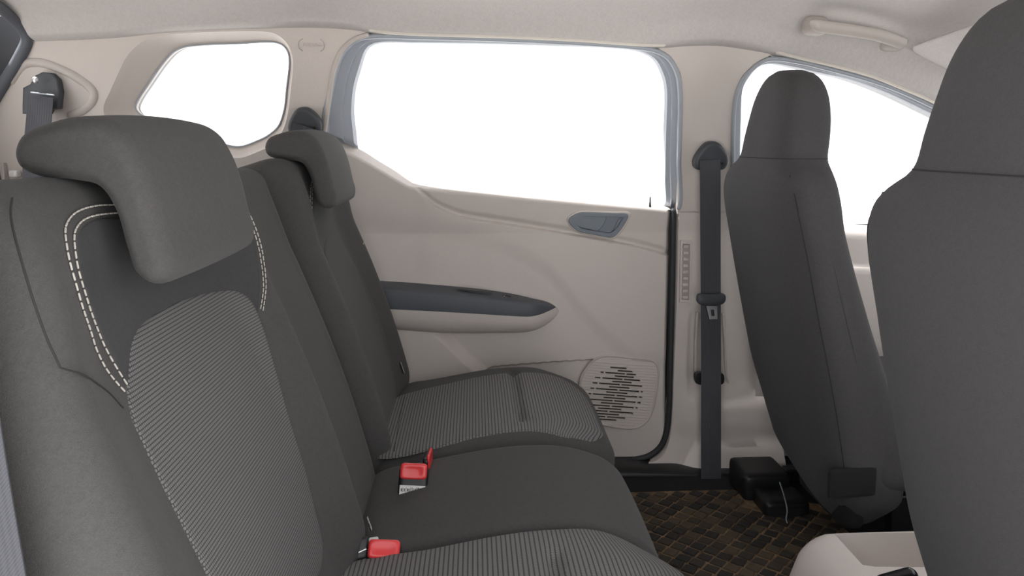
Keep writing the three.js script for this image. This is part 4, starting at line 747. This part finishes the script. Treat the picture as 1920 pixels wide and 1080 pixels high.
// ================================================================ CONSOLE
{
  const c = thing('centre_console', 'low beige plastic console with sunken tray between the front seats', 'console');
  const body = new Brush(pad([0.6, 0.151, 0.25], [0.05, 0.05, 0.035], [30, 14, 20], (x, y, z) => [x + 0.868 + 0.35 * (y - 0.078) * sstep(0.0, -0.3, x), y + 0.0755, z + 0.70]), M.beige);
  const trayPts = [[0.6161, 0.147, 0.6016], [0.6879, 0.147, 0.6037], [0.7983, 0.147, 0.6095], [0.9272, 0.147, 0.6162], [0.8483, 0.147, 0.7183], [0.7322, 0.147, 0.7094], [0.6316, 0.147, 0.7027], [0.6152, 0.147, 0.696]];
  const sh = new THREE.Shape(trayPts.map((p) => new THREE.Vector2(p[0], -p[2]))), tray = new THREE.ExtrudeGeometry(sh, { depth: 0.1, bevelEnabled: true, bevelSize: 0.006, bevelThickness: 0.01, bevelOffset: -0.006, bevelSegments: 3 });
  tray.rotateX(-Math.PI / 2); tray.translate(0, 0.088, 0);
  const b2 = new Brush(tray, M.beige); body.updateMatrixWorld(); b2.updateMatrixWorld();
  const ev = new Evaluator(); ev.attributes = ['position', 'normal', 'uv']; ev.useGroups = false;
  const res = ev.evaluate(body, b2, SUBTRACTION);
  mesh('console_body', boxUV(smoothNormals(res.geometry, 0.75)), M.beige, c);
  const k = [[0.6085, 0.175, 0.7694]][0];
  const l = mesh('lever_knob', new THREE.CapsuleGeometry(0.012, 0.04, 6, 16).rotateZ(Math.PI / 2 + 0.25).translate(k[0] + 0.015, k[1], k[2] + 0.004), phy({ color: hex('#1a1a1c'), roughness: 0.25 }), c); l.userData.label = 'glossy black lever knob';
  settle(c);
}
// ================================================================ FLOOR THINGS
{
  const mat = thing('floor_mat', 'muddy brown floor mat with dark diamond treads behind the passenger seat', 'floor mat');
  const dirt = dataTex(256, 256, (x, y) => { const k = 0.5 * nB(x, y) + 0.3 * nA(x, y) + 0.35 * nC(x, y) - 0.1; return [lerp(0.26, 0.62, k), lerp(0.21, 0.51, k), lerp(0.16, 0.38, k)]; }, 0.3, true);
  const base = plate([[0.2, -0.62, 0], [0.78, -0.62, 0], [0.78, -0.24, 0], [0.6, -0.16, 0], [0.2, -0.16, 0]], 0.008, { bevel: 0.002 }).rotateX(-Math.PI / 2).translate(0, 0.009, 0);
  mesh('mat_base', boxUV(base), std({ map: dirt, bumpMap: grain, bumpScale: 0.001, roughness: 0.95 }), mat);
  const tones = ['#1d1a17', '#231f1a', '#2a251e', '#332b21', '#463b2c'].map((c) => std({ color: hex(c), bumpMap: grain, bumpScale: 0.0008, roughness: 0.75 }));
  const shape = plate([[-0.0172, 0, 0], [-0.002, 0.0158, 0], [0.0172, 0.002, 0], [0.002, -0.0158, 0]], 0.0045, { bevel: 0.0018, segs: 2 }).rotateX(-Math.PI / 2);
  let n = 0;
  for (let j = 0; j < 40; j++) for (let i = 0; i < 24; i++) {
    const x = 0.22 + i * 0.0415 + (j % 2) * 0.02075, z = 0.18 + j * 0.0195;
    if (x > 0.76 || z > 0.6 || (x > 0.6 && z < 0.27) || n >= 300) continue;
    if (x < 0.3 && z > 0.3) continue;
    const m = mesh('tread', shape, tones[Math.floor(rnd() * 5)], mat); m.position.set(x + (rnd() - 0.5) * 0.002, 0.013 - rnd() * 0.0022, z); m.rotation.y = (rnd() - 0.5) * 0.12; n++;
  }
  settle(mat);
}
{
  const b = thing('seat_mount_cover', 'black plastic stepped cover over the seat mount at the foot of the pillar', 'cover');
  mesh('cover_top', pad([0.11, 0.066, 0.11], 0.012, [10, 10, 10], (x, y, z) => [x + 0.665, y + 0.034, z + 0.16]), M.blackPlastic, b);
  const f = mesh('cover_step', pad([0.1, 0.04, 0.08], 0.01, [10, 8, 8], (x, y, z) => [x + 0.68, y + 0.021, z + 0.25]), M.blackPlastic, b);
  for (const x of [0.658, 0.698]) mesh('step_panel', new RoundedBoxGeometry(0.03, 0.022, 0.004, 2, 0.0015).translate(x, 0.02, 0.2895), M.carpet, f);
  settle(b);
  tag(mesh('cable', tube([[0.6442, 0.1026, 0.32], [0.6546, 0.0727, 0.32], [0.663, 0.0391, 0.32], [0.6615, 0.0187, 0.32], [0.6716, 0.0005, 0.32]], 0.0013, { n: 30, sides: 6 }), M.paleRubber), 'thin pale cable hanging under the passenger seat', 'cable');
}
// ================================================================ CEILING FITTINGS
{
  const h = thing('grab_handle', 'beige folding grab handle on the headliner above the front window', 'grab handle');
  const P = [[0.722, 1.077, 0.2], [0.738, 1.072, 0.2], [0.77, 1.068, 0.198], [0.82, 1.063, 0.192], [0.88, 1.056, 0.183], [0.925, 1.047, 0.172], [0.952, 1.041, 0.165], [0.966, 1.043, 0.16]];
  const c = new THREE.CatmullRomCurve3(P.map(V)), rows = [];
  for (let i = 0; i <= 50; i++) { const t = i / 50, p = c.getPointAt(t), k = Math.sqrt(clamp(Math.min(t, 1 - t) / 0.07, 0.02, 1)), r = []; for (let a = 0; a < 20; a++) { const g = a / 20 * 2 * Math.PI; r.push([p.x, p.y + 0.0125 * k * Math.sin(g) + 0.004 * Math.cos(g), p.z + 0.0105 * k * Math.cos(g)]); } rows.push(r); }
  mesh('grip_bar', loftY(rows), M.grip, h);
  for (const [x, y, z] of [[0.748, 1.075, 0.183], [0.942, 1.046, 0.15]]) mesh('hinge_foot', pad([0.05, 0.04, 0.045], [0.016, 0.014, 0.016], [10, 8, 8], (a, b, d) => [a + x, b + y - 0.06 * a, d + z - 0.012]), M.grip, h);
  settle(h);
}
{
  const v = thing('sun_visor', 'beige sun visor folded up ahead of the driver headrest', 'sun visor');
  mesh('visor_pad', pad([0.16, 0.014, 0.44], [0.03, 0.006, 0.03], [10, 4, 20], (x, y, z) => [x + 1.05 - 0.08 * (z + 0.22), y + 1.0 - 0.38 * x + 0.05 * (z + 0.22), z + 0.36 - 0.2 * x]), M.headliner, v);
  settle(v);
}
{
  const k = thing('luggage_hook', 'small glossy pale plastic hook on the quarter panel behind the near seat', 'hook');
  const a = [[-1.0518, 0.7495, 0.0399]][0];
  mesh('hook_body', pad([0.022, 0.018, 0.02], 0.006, [6, 6, 6], (x, y, z) => [x + a[0], y + a[1], z + a[2]]), phy({ color: hex('#d6d4d0'), roughness: 0.15, clearcoat: 1 }), k);
  mesh('hook_fin', new RoundedBoxGeometry(0.004, 0.04, 0.012, 2, 0.0015).translate(a[0] - 0.022, a[1] + 0.006, a[2]), M.beige, k);
  settle(k);
}
scene.traverse((o) => { if (o.isMesh) { o.castShadow = true; o.receiveShadow = true; } });
renderer.render(scene, camera);
